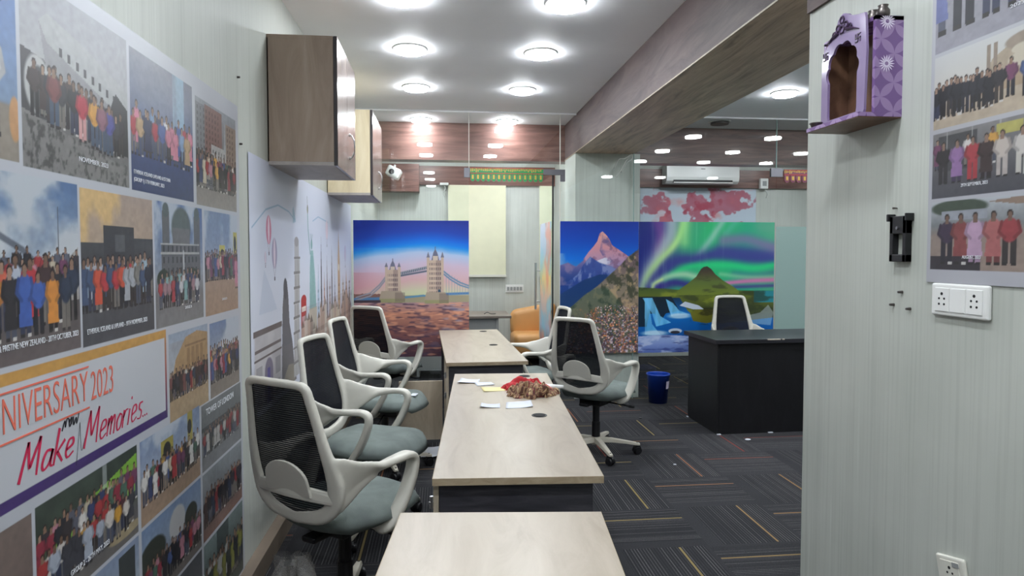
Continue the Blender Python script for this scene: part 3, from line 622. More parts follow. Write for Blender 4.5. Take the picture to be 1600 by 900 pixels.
cap('NOVEMBER, 2023', .0165, 1.70, 1.84, 1.725)
cap('GROUP 2 - 26TH MAY, 2023', .0185, 1.62, 1.80, .735); cap('TOWER OF LONDON', .034, 2.52, 2.84, .895)
cap('2023', .0125, 2.34, 2.40, 1.31); cap('2023', .0125, 2.72, 2.78, 1.312)
# brush lettering as tapered strokes
def strokes(lst, ox, oz, sx, sz, shear, wd, mat, x=PX):
    bm = bmesh.new()
    for st in lst:
        P = smoothpts([(a, b) for a, b in st], 6) if len(st) > 2 else [np.array(st[0], float)+(np.array(st[1], float)-np.array(st[0], float))*k/6 for k in range(7)]
        Q = [(ox+(p[0]+shear*p[1])*sx, oz+p[1]*sz) for p in P]; L = len(Q); rows = []
        for i, (a, b) in enumerate(Q):
            a0, b0 = Q[max(0, i-1)]; a1, b1 = Q[min(L-1, i+1)]; d = math.hypot(a1-a0, b1-b0)+1e-9; nx, nz = -(b1-b0)/d, (a1-a0)/d
            ww = wd*(.55+.45*abs(b1-b0)/d)*(1-.35*i/L)
            rows.append((bm.verts.new((x, a-nx*ww, b-nz*ww)), bm.verts.new((x, a+nx*ww, b+nz*ww))))
        for r0, r1 in zip(rows, rows[1:]): bm.faces.new((r0[0], r1[0], r1[1], r0[1]))
    bmesh.ops.recalc_face_normals(bm, faces=bm.faces)
    return obj('lettering', bm, mat, pl_)
G = {'M': ([[(0, 0), (.18, 1)], [(.18, 1), (.3, .35), (.36, .3)], [(.34, .3), (.62, 1.02)], [(.62, 1.02), (.62, 0)]], .78),
     'a': ([[(.38, .48), (.15, .5), (.03, .2), (.12, .02), (.3, .15), (.4, .5)], [(.4, .5), (.36, .1), (.46, .02)]], .5),
     'k': ([[(.08, 1), (.0, 0)], [(.38, .6), (.08, .32)], [(.1, .34), (.36, .0)]], .46),
     'e': ([[(.03, .25), (.3, .35), (.28, .52), (.1, .5), (.02, .2), (.12, .02), (.36, .12)]], .42),
     'm': ([[(.04, .52), (.0, 0)], [(.02, .3), (.16, .54), (.2, .4), (.18, 0)], [(.2, .32), (.34, .54), (.4, .4), (.38, -.02)]], .5),
     'o': ([[(.2, .5), (.04, .3), (.1, .02), (.28, .1), (.32, .4), (.18, .5)]], .4),
     'r': ([[(.04, .54), (.0, 0)], [(.02, .3), (.14, .5), (.3, .52)]], .34),
     'i': ([[(.06, .5), (.0, 0)], [(.13, .78), (.16, .86)]], .2),
     's': ([[(.32, .52), (.12, .5), (.1, .34), (.26, .22), (.2, .02), (-.02, .04)]], .38),
     '.': ([[(0, .0), (.03, .05)]], .14)}
def word(s, y, z, sx, sz, shear, wd, mat):
    lst = []; x = 0
    for ch in s:
        g, adv = G[ch]; lst += [[(a+x, b) for a, b in st] for st in g]; x += adv
    return strokes(lst, y, z, sx, sz, shear, wd, mat), y+x*sx
word('Make', 1.44, 1.02, .096, .078, .22, .0052, 'crimson'); word('Memories...', 1.69, 1.02, .092, .086, .22, .0044, 'crimson')
strokes([[(0, 0), (.15, .35), (.2, .1)], [(.2, .1), (.3, .4), (.42, .36)], [(.42, .36), (.5, .05), (.62, .3)], [(.45, .2), (.6, .38), (.6, .1)], [(.7, .38), (.75, .05), (.9, .3), (.95, .05), (1.1, .45)]], 1.60, 1.088, .064, .06, .1, .0028, 'ink')
strokes([[(0, 0), (.3, 1.0)], [(.3, 1), (.45, .3), (.75, .55)]], 1.655, .99, .05, .10, .1, .0009, 'ink')

# ---- right poster
def poster_right():
    y1, y0, z0, z1 = 1.70, .75, 1.42, 2.45
    cv = Cv(330, 420); cv.asp = (y1-y0)/(z1-z0); cv.fill((190, 190, 202))
    def ph(a, b, c, d): return cv.sub(a, b, (c-z0)/(z1-z0), (d-z0)/(z1-z0))
    g0 = (1.70-1.686)/.95
    c = ph(g0, 1, 2.046, 2.4); c.vgrad([(0, (150, 148, 164)), (.3, (140, 138, 150)), (1, (110, 110, 116))]); c.crowd(12, 0, 1, .42, .5, PAL, 61, 1); c.crowd(11, .0, 1, .12, .72, [(190, 200, 220), (150, 140, 130), (226, 120, 90), (90, 100, 170), (190, 90, 90), (60, 60, 80), (214, 150, 120)], 62, 1)
    c = ph(g0, 1, 1.84, 2.035); c.vgrad([(0, (196, 174, 146)), (.3, (190, 168, 142)), (.45, (214, 208, 198)), (1, (206, 208, 208))])
    c.mix(c.poly([(.15, .3), (.3, .55), (1, .62), (1, .3)]), (176, 146, 112)); c.mix(c.poly([(.18, .5), (.2, .72), (.26, .84), (.36, .84), (.4, .6), (.4, .5)]), (180, 158, 130))
    for x in (.185, .205, .41): c.mix(c.box(x, x+.012, .5, .92), (150, 130, 110))
    c.mix(c.ell(.3, .84, .06, .1), (160, 140, 120)); c.mix(c.ell(.3, .62, .05, .09)+c.ell(.29, .74, .03, .06), (210, 196, 170)); c.mix(c.ell(.38, .66, .05, .08), (60, 66, 50))
    c.crowd(8, .0, .22, .12, .5, [(30, 30, 38), (36, 36, 46)], 64, 2, .03); c.crowd(11, .22, 1, .14, .5, PAL+DARKPAL, 65, 2, .04)
    c = ph(g0, 1, 1.65, 1.828); c.vgrad([(0, (70, 70, 80)), (.3, (80, 80, 88)), (1, (130, 128, 130))]); c.mix(c.box(.02, .16, .4, .95), (66, 68, 72))
    for k in range(5): c.mix(c.box(.05+.09*k, .055+.09*k, .4, 1), (160, 160, 160))
    c.mix(c.box(.22, .3, .8, .95), (190, 180, 80)); c.crowd(10, 0, 1, .42, .5, PAL, 67, 1)
    for x, t_, l_ in ((.04, (40, 36, 40), (44, 40, 44)), (.09, (150, 100, 170), (60, 44, 80)), (.145, (196, 50, 60), (190, 40, 50)), (.19, (60, 44, 44), (40, 30, 34)), (.24, (206, 190, 180), (190, 176, 170)), (.3, (214, 206, 200), (206, 200, 190)), (.355, (170, 190, 226), (90, 100, 140)), (.43, (170, 190, 230), (36, 40, 60)), (.5, (190, 130, 130), (170, 170, 170)), (.6, (80, 100, 150), (40, 40, 50)), (.7, (190, 60, 60), (40, 40, 50)), (.8, (200, 200, 200), (60, 60, 80)), (.9, (90, 60, 60), (50, 50, 60))): c.person(x, .2, .66, t_, l_, np.random.RandomState(int(x*100)), 1.2, (150, 110, 90))
    c = ph(g0, 1, 1.458, 1.64); c.vgrad([(0, (160, 134, 120)), (.5, (150, 128, 116)), (.65, (120, 126, 130)), (1, (190, 196, 206))]); c.mix(c.ell(.1, .9, .1, .12), (60, 76, 60)); c.mix(c.poly([(.2, .95), (.35, 1), (.56, .97), (.52, .88), (.3, .88)]), (150, 120, 100)); c.mix(c.box(.04, .2, .72, .86), (150, 156, 170))
    c.mix(c.box(.0, .18, 0, .2), (50, 44, 50))
    for x, t_, l_ in ((.06, (56, 40, 66), (40, 36, 46)), (.11, (150, 60, 60), (50, 40, 50)), (.16, (196, 150, 190), (180, 140, 180)), (.22, (190, 90, 90), (120, 50, 50)), (.27, (170, 50, 56), (50, 44, 44)), (.36, (50, 44, 50), (40, 36, 40)), (.43, (150, 170, 190), (60, 56, 90)), (.52, (200, 110, 60), (60, 60, 70)), (.64, (60, 80, 130), (60, 60, 70)), (.76, (200, 200, 206), (60, 60, 70)), (.88, (180, 60, 70), (60, 60, 70))): c.person(x, .08, .74, t_, l_, np.random.RandomState(int(x*100)), 1.3, (120, 84, 66))
    return cv
pr_ = print_mesh('wall_poster', tone(poster_right(), .78, .08, .84, 201, .07), (XR-.004, 1.70, 1.42), (0, -.95, 0), (0, 0, 1.03), 'print')
tag(pr_, 'white-bordered poster of stacked tour photographs on the near right wall above the switch plate', 'poster')
for s_, y0_, y1_, z in (('2023', 1.45, 1.41, 2.085), ('29TH SEPTEMBER, 2023', 1.585, 1.50, 1.674), ('AUGUST, 2023', 1.575, 1.515, 1.486)):
    q = text(s_, .0125, 'cap_white', (XR-.0048, y0_, z), (0, -1, 0), ZD, pr_); fit(q, 'cap_white', y0_-y1_)

# ---- mural of sights on the left wall
def mural():
    Y0, Y1, Z0, Z1 = 3.11, 6.5, .71, 1.965
    cv = Cv(660, 470); cv.asp = (Y1-Y0)/(Z1-Z0); cv.vgrad([(0, (206, 208, 220)), (.5, (208, 212, 226)), (1, (196, 200, 216))])
    def X(y): return (y-Y0)/(Y1-Y0)
    def Z(z): return (z-Z0)/(Z1-Z0)
    c = cv
    def B(y0, y1, z0, z1): return c.box(X(y0), X(y1), Z(z0), Z(z1))
    def Pg(p): return c.poly([(X(a), Z(b)) for a, b in p])
    def Ln(p, wd): return c.line([(X(a), Z(b)) for a, b in p], wd)
    def El(y, z, ry, rz, s=.15): return c.ell(X(y), Z(z), ry/(Y1-Y0), rz/(Z1-Z0), s)
    c.mix(Ln([(3.15, 1.62), (3.4, 1.72), (3.65, 1.76), (3.9, 1.74), (4.05, 1.70)], .004), (150, 176, 200)); c.mix(Ln([(4.6, 1.72), (4.8, 1.76), (5.2, 1.74)], .004), (150, 176, 200))
    c.mix(Pg([(4.0, 1.68), (4.08, 1.69), (4.02, 1.78), (3.99, 1.76)]), (150, 180, 200), .8)
    for y, z, r, col in ((3.45, 1.62, .05, (196, 100, 130)), (3.56, 1.50, .055, (150, 140, 170)), (3.38, 1.48, .02, (190, 180, 200)), (5.15, 1.68, .05, (214, 190, 200)), (6.1, 1.5, .05, (170, 160, 190))):
        c.mix(El(y, z, r, r*1.45), col, .85); c.mix(El(y, z, r*.35, r*1.4), (226, 210, 222), .9); c.mix(Ln([(y-r*.5, z-r*1.3), (y, z-r*2.3), (y+r*.5, z-r*1.3)], .0015), (120, 100, 120)); c.mix(B(y-r*.15, y+r*.15, z-r*2.6, z-r*2.25), (70, 60, 70))
    # pale mountain
    c.mix(Pg([(3.25, 1.2), (3.35, 1.42), (3.5, 1.3), (3.6, 1.2)]), (188, 196, 214), .7)
    # arch
    c.mix(B(3.17, 3.68, .74, 1.12), (196, 192, 194)); c.mix(B(3.15, 3.7, 1.10, 1.13)+B(3.17, 3.68, 1.02, 1.035)+B(3.16, 3.69, .98, .99), (104, 92, 90)); c.mix(B(3.34, 3.5, .74, .9), (120, 112, 130)); c.mix(El(3.42, .9, .08, .07), (120, 112, 130)); c.mix(B(3.39, 3.44, .74, .92), (70, 60, 140), .8)
    c.mix(B(3.19, 3.3, .86, .95)+B(3.55, 3.66, .86, .95)+B(3.2, 3.28, .76, .83)+B(3.56, 3.64, .76, .83), (150, 146, 150), .8)
    c.mix(c.noise(30, 12, 71, 3)*B(3.15, 3.7, .74, 1.13), (120, 116, 124), .35)
    # lion statue on plinth
    c.mix(Pg([(3.68, .74), (3.7, .98), (3.95, .98), (4.0, .82), (4.05, .74)]), (110, 106, 110)); c.mix(Pg([(3.7, .98), (3.72, 1.2), (3.76, 1.32), (3.83, 1.34), (3.86, 1.25), (3.88, 1.1), (3.95, .98)]), (104, 102, 108)); c.mix(El(3.79, 1.3, .045, .06), (84, 84, 90)); c.mix(Pg([(3.66, .76), (3.85, .86), (4.05, .84), (4.0, .74)]), (160, 150, 130), .6)
    # leaning tower
    for k in range(8):
        z = .76+.09*k; dx = .018*k; c.mix(B(3.98+dx*.4, 4.12+dx*.4, z, z+.08), (184, 182, 182)); c.mix(B(3.965+dx*.4, 4.135+dx*.4, z+.075, z+.09), (128, 124, 124))
        for q in range(6): c.mix(B(3.99+dx*.4+q*.022, 3.998+dx*.4+q*.022, z, z+.07), (140, 138, 140), .9)
    c.mix(B(4.03, 4.15, 1.48, 1.56), (176, 174, 176)); c.mix(El(4.09, 1.57, .06, .03), (150, 146, 148))
    # phone box
    c.mix(B(4.2, 4.36, .86, 1.2), (176, 50, 50)); c.mix(El(4.28, 1.2, .08, .035), (176, 50, 50)); c.mix(B(4.22, 4.34, 1.13, 1.16), (226, 210, 200)); c.mix(B(4.225, 4.335, .9, 1.1), (206, 190, 196), .8)
    for q in range(3): c.mix(B(4.25+q*.03, 4.256+q*.03, .9, 1.1), (176, 50, 50))
    # crowned statue with torch
    c.mix(Pg([(4.46, 1.12), (4.48, 1.4), (4.52, 1.52), (4.6, 1.52), (4.66, 1.35), (4.7, 1.12)]), (140, 176, 176)); c.mix(El(4.55, 1.56, .03, .035), (120, 160, 160)); c.mix(Ln([(4.5, 1.5), (4.44, 1.66), (4.43, 1.76)], .009), (110, 150, 152)); c.mix(El(4.43, 1.79, .02, .03), (130, 130, 110)); c.mix(Ln([(4.43, 1.8), (4.42, 1.87)], .004), (90, 96, 96)); c.mix(B(4.45, 4.72, .95, 1.13), (190, 176, 150), .8)
    for q in range(5): c.mix(Ln([(4.55, 1.58), (4.5+.025*q, 1.63)], .0016), (100, 140, 142)); c.mix(Ln([(4.5+q*.035, 1.14), (4.52+q*.02, 1.48)], .0018), (100, 140, 146))
    # skyline of spires
    rg = random.Random(8)
    for y, zt, wd, col in ((4.78, 1.42, .05, (170, 190, 210)), (4.9, 1.62, .03, (90, 90, 100)), (5.02, 1.36, .05, (190, 150, 140)), (5.14, 1.48, .03, (110, 100, 110)), (5.26, 1.3, .08, (176, 160, 160)), (5.36, 1.56, .03, (90, 90, 96)), (5.5, 1.38, .05, (170, 170, 190)), (5.72, 1.7, .07, (190, 156, 120)), (5.95, 1.3, .1, (190, 170, 150)), (6.15, 1.36, .08, (180, 150, 130)), (6.35, 1.25, .1, (170, 160, 150))):
        c.mix(Pg([(y-wd, .95), (y-wd*.8, zt-.25), (y, zt), (y+wd*.8, zt-.25), (y+wd, .95)]), col, .9); c.mix(Ln([(y, zt-.1), (y, zt)], .002), (80, 76, 84))
        for q in range(5): c.mix(B(y-wd*.5, y+wd*.5, .98+q*.06, 1.0+q*.06), tuple(int(v*.75) for v in col), .6)
    c.mix(El(5.72, 1.38, .03, .03), (226, 220, 200))
    # houses along the foot
    for k in range(26):
        y = 4.2+k*.09; h_ = 1.0+.12*rg.random()+.06*math.sin(k); col = rg.choice([(200, 180, 150), (180, 150, 130), (160, 170, 190), (190, 160, 140), (150, 130, 120), (206, 196, 180)])
        c.mix(B(y, y+.095, .71, h_), col, .85); c.mix(Pg([(y-.005, h_), (y+.045, h_+.05), (y+.1, h_)]), tuple(int(v*.7) for v in col), .9)
        for q in range(3):
            for r in range(4): c.mix(B(y+.015+q*.027, y+.028+q*.027, .76+r*.06, .79+r*.06), tuple(int(v*.55) for v in col), .7)
    c.mix(c.noise(30, 10, 77, 4)*(c.V < .35)*(c.U > .3), (120, 110, 120), .3)
    return cv
mu = print_mesh('wall_mural', mural(), (XL+.004, 3.11, .71), (0, 3.39, 0), (0, 0, 1.255), 'print_matt')
tag(mu, 'pale wall mural of world landmarks and balloons behind the row of left chairs', 'mural')

# ---- films on the glass
FZ0, FZ1 = .47, 1.825
def bridge():
    cv = Cv(300, 350); cv.asp = 1.145/1.355; c = cv; U, V = c.U, c.V
    hz = .42
    c.vgrad([(0, (90, 66, 74)), (hz, (150, 128, 136)), (hz+.04, (196, 206, 160)), (hz+.16, (208, 176, 180)), (.72, (176, 188, 220)), (1, (20, 50, 140))])
    f = V+.08*(U-.6)**2*2+.03*(c.noise(3, 2, 81, 3)-.5)
    c.vgrad([(0, (200, 206, 160)), (hz, (204, 210, 166)), (hz+.06, (206, 206, 176)), (hz+.14, (212, 176, 178)), (hz+.26, (206, 186, 206)), (.76, (176, 196, 226)), (.82, (20, 130, 216)), (.86, (20, 100, 200)), (.92, (32, 66, 160)), (1, (28, 50, 136))], V > hz-.02, f)
    c.mix(np.clip((c.noise(4, 3, 82, 4)-.45)*3, 0, 1)*(V > .6)*(V < .8), (196, 206, 226), .35); c.mix(np.clip(.35-U, 0, 1)*3*(V > .46)*(V < .62), (206, 150, 160), .6)
    c.mix(c.box(0, .42, hz-.02, hz+.05)*(V < hz+.03+.03*c.noise(14, 1, 3, 3)), (130, 96, 90)); c.mix(c.box(.42, 1, hz-.02, hz+.03), (150, 140, 120), .8)
    # river
    m = V < hz-.02
    c.vgrad([(0, (84, 60, 72)), (.2, (136, 92, 88)), (.32, (190, 136, 116)), (hz, (160, 136, 150))], m)
    c.mix(np.clip((c.noise(16, 75, 83, 2)-.5)*5, 0, 1)*m, (66, 52, 74), .65); c.mix(np.clip((c.noise(12, 64, 84, 2)-.55)*6, 0, 1)*m, (232, 172, 140), .6); c.mix(np.clip((c.noise(10, 50, 86, 2)-.55)*7, 0, 1)*m*np.clip(U*2-1, 0, 1), (110, 140, 190), .5)
    st, sd, lt = (196, 176, 160), (136, 118, 116), (226, 208, 188)
    # deck and cables
    c.mix(c.line([(0, hz+.005), (.24, hz+.01)], .012), (90, 130, 170)); c.mix(c.line([(.35, hz+.01), (.6, hz+.03), (.66, hz+.02)], .008), (96, 140, 170)); c.mix(c.line([(.78, hz+.04), (1, hz+.045)], .01), (90, 130, 176))
    for d in (0, .02):
        c.mix(c.line([(.28, .595-d), (.22, .53-d), (.14, .47-d), (.02, .44-d)], .006), (150, 150, 160)); c.mix(c.line([(.76, .64-d), (.84, .585-d), (.92, .545-d), (1, .52-d*.8)], .006), (110, 140, 166))
    for k in range(9): c.mix(c.line([(.8+.024*k, .45), (.8+.024*k, .62-.012*k)], .0016), (120, 150, 170), .8)
    # walkways
    c.mix(c.line([(.36, .605), (.63, .655)], .011), (110, 116, 130)); c.mix(c.line([(.33, .585), (.63, .63)], .007), (96, 104, 120)); 
    for k in range(14): c.mix(c.line([(.37+.019*k, .598+.0036*k), (.38+.019*k, .625+.0036*k)], .002), (190, 190, 196), .8)
    def tower(x, b, w_, t, sp):
        c.mix(c.box(x-w_, x+w_, b, t), st); c.mix(c.box(x+w_*.1, x+w_, b, t), sd, .55)
        for j in range(int((t-b)/.035)):
            for i in range(6): c.mix(c.box(x-w_*.85+i*w_*.3, x-w_*.72+i*w_*.3, b+.012+j*.035, b+.03+j*.035), (98, 86, 92), .75)
            c.mix(c.box(x-w_, x+w_, b+j*.035, b+j*.035+.004), lt, .6)
        for s_ in (-1, 1):
            c.mix(c.box(x+s_*w_-.012, x+s_*w_+.012, b, t+.02), st); c.mix(c.poly([(x+s_*w_-.015, t+.02), (x+s_*w_, t+.02+sp*.5), (x+s_*w_+.015, t+.02)]), (120, 120, 136))
        c.mix(c.poly([(x-w_*.55, t), (x-w_*.3, t+sp*.6), (x, t+sp), (x+w_*.3, t+sp*.6), (x+w_*.55, t)]), (112, 112, 132)); c.mix(c.line([(x, t+sp*.9), (x, t+sp*1.15)], .003), (100, 100, 120))
        c.mix(c.box(x-w_*.35, x+w_*.35, t, t+sp*.35), lt, .8)
        c.mix(c.box(x+w_*.35, x+w_*.75, b, b+.045), (60, 84, 104))
    tower(.335, .44, .055, .64, .07); tower(.705, .45, .062, .71, .085)
    for x, w_, b in ((.33, .11, .405), (.715, .105, .395)): c.mix(c.poly([(x-w_, b), (x-w_, b+.03), (x-w_*.85, b+.08), (x+w_*.7, b+.08), (x+w_, b+.03), (x+w_, b)]), (170, 156, 140)); c.mix(c.box(x-w_, x+w_, b-.005, b+.022), (150, 150, 112), .9); c.mix(c.box(x+w_*.2, x+w_, b, b+.07), (110, 98, 94), .45)
    c.mix(c.line([(0, .41), (.22, .41)], .01), (70, 60, 70))
    return cv
def matterhorn():
    cv = Cv(250, 370); cv.asp = .81/1.355; c = cv; U, V = c.U, c.V
    c.vgrad([(0, (120, 90, 90)), (.66, (60, 130, 200)), (.72, (20, 110, 206)), (.85, (22, 76, 176)), (1, (28, 56, 150))]); c.mix(np.clip((c.noise(5, 4, 90, 4)-.5)*4, 0, 1)*(V < .76)*(U < .4), (170, 190, 220), .6)
    # far blue ridge
    m = c.below([0, .1, .2, .3, .42, .6, .8, 1], [.67, .69, .66, .71, .66, .6, .6, .6]); c.vgrad([(.3, (20, 60, 120)), (.55, (34, 66, 130)), (.7, (120, 110, 160))], m); c.mix(np.clip((c.noise(10, 14, 91, 5)-.5)*6, 0, 1)*m*(V > .52), (150, 130, 160), .6)
    # peak
    pk = [(.3, .72), (.36, .77), (.42, .81), (.47, .85), (.5, .91), (.535, .925), (.58, .9), (.62, .87), (.66, .82), (.74, .79), (.84, .75), (.95, .7), (.95, .6), (.3, .6)]
    m = c.poly(pk); c.vgrad([(.6, (120, 130, 186)), (.72, (186, 150, 176)), (.8, (206, 150, 160)), (.92, (222, 170, 160))], m)
    c.mix(np.clip((c.noise(14, 20, 92, 5)-.48)*7, 0, 1)*m, (120, 84, 110), .55); c.mix(c.poly([(.54, .92), (.5, .78), (.6, .68), (.7, .7), (.64, .84)])*np.clip(c.noise(10, 20, 93, 4)*3-1, 0, 1), (84, 84, 140), .7)
    c.mix(np.clip((c.noise(8, 12, 94, 4)-.5)*8, 0, 1)*c.poly([(.45, .7), (.62, .74), (.95, .7), (.85, .64), (.6, .66)]), (224, 224, 238), .9)
    m2 = c.below([0, .22, .3, .38, .5, .65, .85, 1], [.5, .6, .68, .735, .69, .66, .6, .5])*np.clip((V-.45)*8, 0, 1); c.mix(m2, (50, 76, 146), .85); c.mix(np.clip((c.noise(16, 14, 95, 5)-.52)*7, 0, 1)*m2, (150, 160, 200), .7)
    # dark valley, then hillside rising to right
    m = c.below([0, .3, .5, .7, 1], [.45, .56, .6, .6, .6]); c.vgrad([(0, (20, 60, 110)), (.6, (24, 56, 110))], m*(U < .6)); c.mix(c.noise(8, 10, 96, 4)*m, (60, 84, 110), .4)
    hill = [0, .15, .3, .45, .6, .75, .88, 1]; m = c.below(hill, [.30, .36, .44, .5, .58, .66, .74, .79], .012); c.vgrad([(0, (120, 96, 88)), (.3, (156, 134, 116)), (.5, (136, 126, 112)), (.8, (104, 82, 96))], m)
    c.mix(np.clip((c.noise(16, 22, 97, 5)-.5)*7, 0, 1)*m, (60, 66, 52), .8); c.mix(np.clip((c.noise(20, 30, 98, 4)-.56)*8, 0, 1)*m, (190, 164, 130), .7); c.mix(c.below(hill, [.36, .42, .47, .5, .5, .4, .3, .2], .02)*c.below(hill, [.30, .36, .44, .5, .58, .66, .74, .79]), (56, 84, 70), .5)
    # village
    rg = np.random.RandomState(5)
    for k in range(1100):
        x, y = rg.rand(), (1-rg.rand()**1.3)*0+(1100-k)/1100*.36; 
        if y > .1+.26*min(1, x*1.6+.2): continue
        s_ = .006+.012*(1-y/.36)*rg.rand(); col = [(226, 200, 180), (190, 146, 120), (140, 104, 96), (224, 156, 104), (110, 90, 98), (206, 198, 206), (84, 70, 84)][rg.randint(7)]
        c.mix(c.box(x-s_, x+s_, y, y+s_*1.1), col); c.mix(c.poly([(x-s_*1.2, y+s_*1.1), (x, y+s_*1.9), (x+s_*1.2, y+s_*1.1)]), [(90, 66, 64), (130, 100, 110), (150, 150, 176)][rg.randint(3)])
    c.mix(np.clip((c.noise(20, 14, 99, 3)-.6)*8, 0, 1)*(V < .34), (236, 140, 84), .35); c.mix((c.noise(60, 60, 100, 2) > .62)*(V < .3), (70, 60, 80), .4)
    return cv
def aurora():
    cv = Cv(440, 400); cv.asp = 1.465/1.355; c = cv; U, V = c.U, c.V; n1 = c.noise(3, 3, 110, 4)-.5; n2 = c.noise(14, 3, 111, 4)
    def G(pts, sg):
        d = np.full(U.shape, 9.); pr = []
        pts = [tuple(p) for p in smoothpts(pts, 5)]
        for (x0, y0), (x1, y1) in zip(pts, pts[1:]):
            ax, ay = (x1-x0)*c.asp, y1-y0; px, py = (U-x0)*c.asp, V-y0; t = np.clip((px*ax+py*ay)/(ax*ax+ay*ay+1e-9), 0, 1); d = np.minimum(d, np.hypot(px-t*ax, py-t*ay))
        return np.exp(-(d/sg)**2)
    rays = c.noise(50, 2, 119, 3)
    c.vgrad([(0, (30, 44, 116)), (.16, (40, 44, 120)), (.34, (60, 150, 120)), (.55, (44, 176, 110)), (.8, (40, 156, 120)), (1, (70, 160, 124))], None, np.clip(U+.15*(1-V)+.1*n1, 0, 1))
    c.mix(G([(.13, 1.02), (.16, .9), (.15, .78)], .05), (120, 70, 140), .7)
    c.mix(G([(.24, 1.02), (.23, .9), (.17, .78), (.1, .66), (.05, .52)], .06), (176, 190, 196), .85); c.mix(G([(.33, 1.02), (.3, .9), (.24, .8), (.15, .7), (.08, .6), (.03, .48)], .032), (190, 232, 150), .9)
    c.mix(G([(.34, 1.02), (.33, .85)], .05), (150, 220, 140), .7); c.mix(G([(.62, 1.02), (.52, .86), (.42, .72)], .028), (150, 196, 180), .8); c.mix(G([(.72, 1.02), (.64, .92)], .03), (90, 180, 150), .6)
    c.mix(G([(1.02, .95), (.9, .97)], .06), (110, 160, 140), .5)
    c.mix(G([(.08, .5), (.16, .60), (.27, .7), (.42, .715), (.6, .76), (.8, .735), (1.02, .72)], .055), (58, 62, 132), .95); c.mix(G([(.6, .77), (.78, .76), (1.02, .74)], .06), (62, 70, 134), .8)
    c.mix(G([(.62, .86), (.78, .87), (.92, .83), (1.02, .8)], .045), (132, 112, 158), .75)
    c.mix(G([(.2, .56), (.34, .645), (.5, .67), (.68, .665), (.85, .645), (1.02, .67)], .032), (44, 196, 124), .9); c.mix(G([(.7, .6), (.86, .59), (1.02, .61)], .025), (60, 110, 130), .6)
    c.mix(G([(.11, .52), (.2, .575), (.32, .6), (.42, .58)], .028), (176, 214, 180), .85); c.mix(G([(.1, .49), (.12, .53), (.17, .56)], .012), (210, 240, 150), .8)
    c.mix(G([(.14, .5), (.25, .535), (.36, .52)], .03), (54, 44, 126), .9)
    c.mix(G([(.6, .6), (.8, .575), (1.02, .575)], .02), (150, 206, 160), .6); c.mix(G([(.64, .53), (.8, .545), (1.02, .555)], .02), (206, 116, 166), .9); c.mix(G([(.7, .5), (1.02, .51)], .014), (74, 60, 130), .8)
    c.mix(np.clip(rays*2-1, 0, 1)*G([(.05, .6), (.2, .8), (.4, .85)], .2), (190, 236, 190), .35)
    # ground
    m = c.below([0, .2, .3, .6, .8, 1], [.5, .49, .48, .48, .47, .47]); c.vgrad([(0, (30, 70, 120)), (.3, (60, 70, 44)), (.42, (96, 106, 44)), (.5, (70, 90, 50))], m)
    c.mix(m*(U > .85)*(V > .38), (40, 130, 150), .9); c.mix(np.clip((c.noise(10, 24, 112, 5)-.5)*6, 0, 1)*m, (40, 48, 34), .6); c.mix(np.clip((c.noise(8, 20, 113, 4)-.55)*6, 0, 1)*m*(U < .85), (150, 160, 60), .6)
    hx, hy = [.28, .36, .42, .455, .475, .5, .53, .56, .62, .7, .74], [.47, .53, .58, .64, .655, .66, .64, .6, .55, .5, .47]
    m = c.below(hx, hy, .006)*(U > .28)*(U < .74)*(V > .44); c.vgrad([(.44, (110, 124, 52)), (.54, (90, 106, 56)), (.62, (70, 60, 50)), (.66, (56, 50, 52))], m); c.mix(np.clip((c.noise(10, 30, 114, 4)-.52)*7, 0, 1)*m, (60, 66, 44), .7)
    # pool and falls
    m = c.poly([(0, .42), (.3, .42), (.36, .32), (.42, .26), (.62, .22), (1, .26), (1, .12), (0, .12)]); c.vgrad([(.1, (16, 80, 150)), (.3, (20, 110, 186)), (.42, (20, 50, 80))], m)
    c.mix(c.poly([(0, .43), (0, .2), (.06, .2), (.08, .3), (.12, .3), (.15, .22), (.2, .3), (.3, .32), (.24, .43)]), (22, 36, 48), .9)
    for a in ([(.03, .42), (.1, .42), (.16, .28), (.24, .23), (.13, .2), (.1, .3)], [(.045, .42), (.07, .42), (.1, .22), (.16, .14), (.05, .14)], [(.2, .41), (.25, .38), (.3, .32), (.38, .29), (.24, .28), (.22, .34)]):
        c.mix(c.poly(a)*np.clip(.5+c.noise(26, 5, 115, 3), 0, 1), (120, 196, 240), .95)
    c.mix(c.ell(.12, .15, .09, .02, .6)+c.ell(.3, .28, .08, .02, .6), (206, 230, 246), .8); c.mix(c.ell(.27, .165, .05, .02)*1., (200, 214, 230)); c.mix(c.ell(.27, .155, .035, .012), (50, 50, 60)); c.mix(c.poly([(.3, .36), (.34, .39), (.44, .36), (.48, .33), (.4, .33)]), (196, 206, 220))
    c.mix(c.poly([(.38, .3), (.42, .33), (.6, .33), (.62, .25), (.5, .22), (.4, .24)]), (110, 110, 44)); c.mix(np.clip((c.noise(12, 20, 116, 4)-.5)*7, 0, 1)*c.box(.38, .64, .21, .34), (44, 44, 30), .7)
    c.mix(c.poly([(.64, .24), (.98, .2), (1, .3), (.96, .36), (.9, .3)]), (190, 200, 214), .5)
    m = (V < .125+.01*np.sin(U*9)).astype(float); c.vgrad([(0, (90, 110, 170)), (.06, (130, 150, 204)), (.125, (160, 180, 220))], m); c.mix(np.clip((c.noise(14, 30, 117, 5)-.5)*7, 0, 1)*m, (206, 216, 236), .6); c.mix(np.clip((c.noise(10, 40, 118, 4)-.58)*8, 0, 1)*m, (50, 60, 120), .6)
    return cv
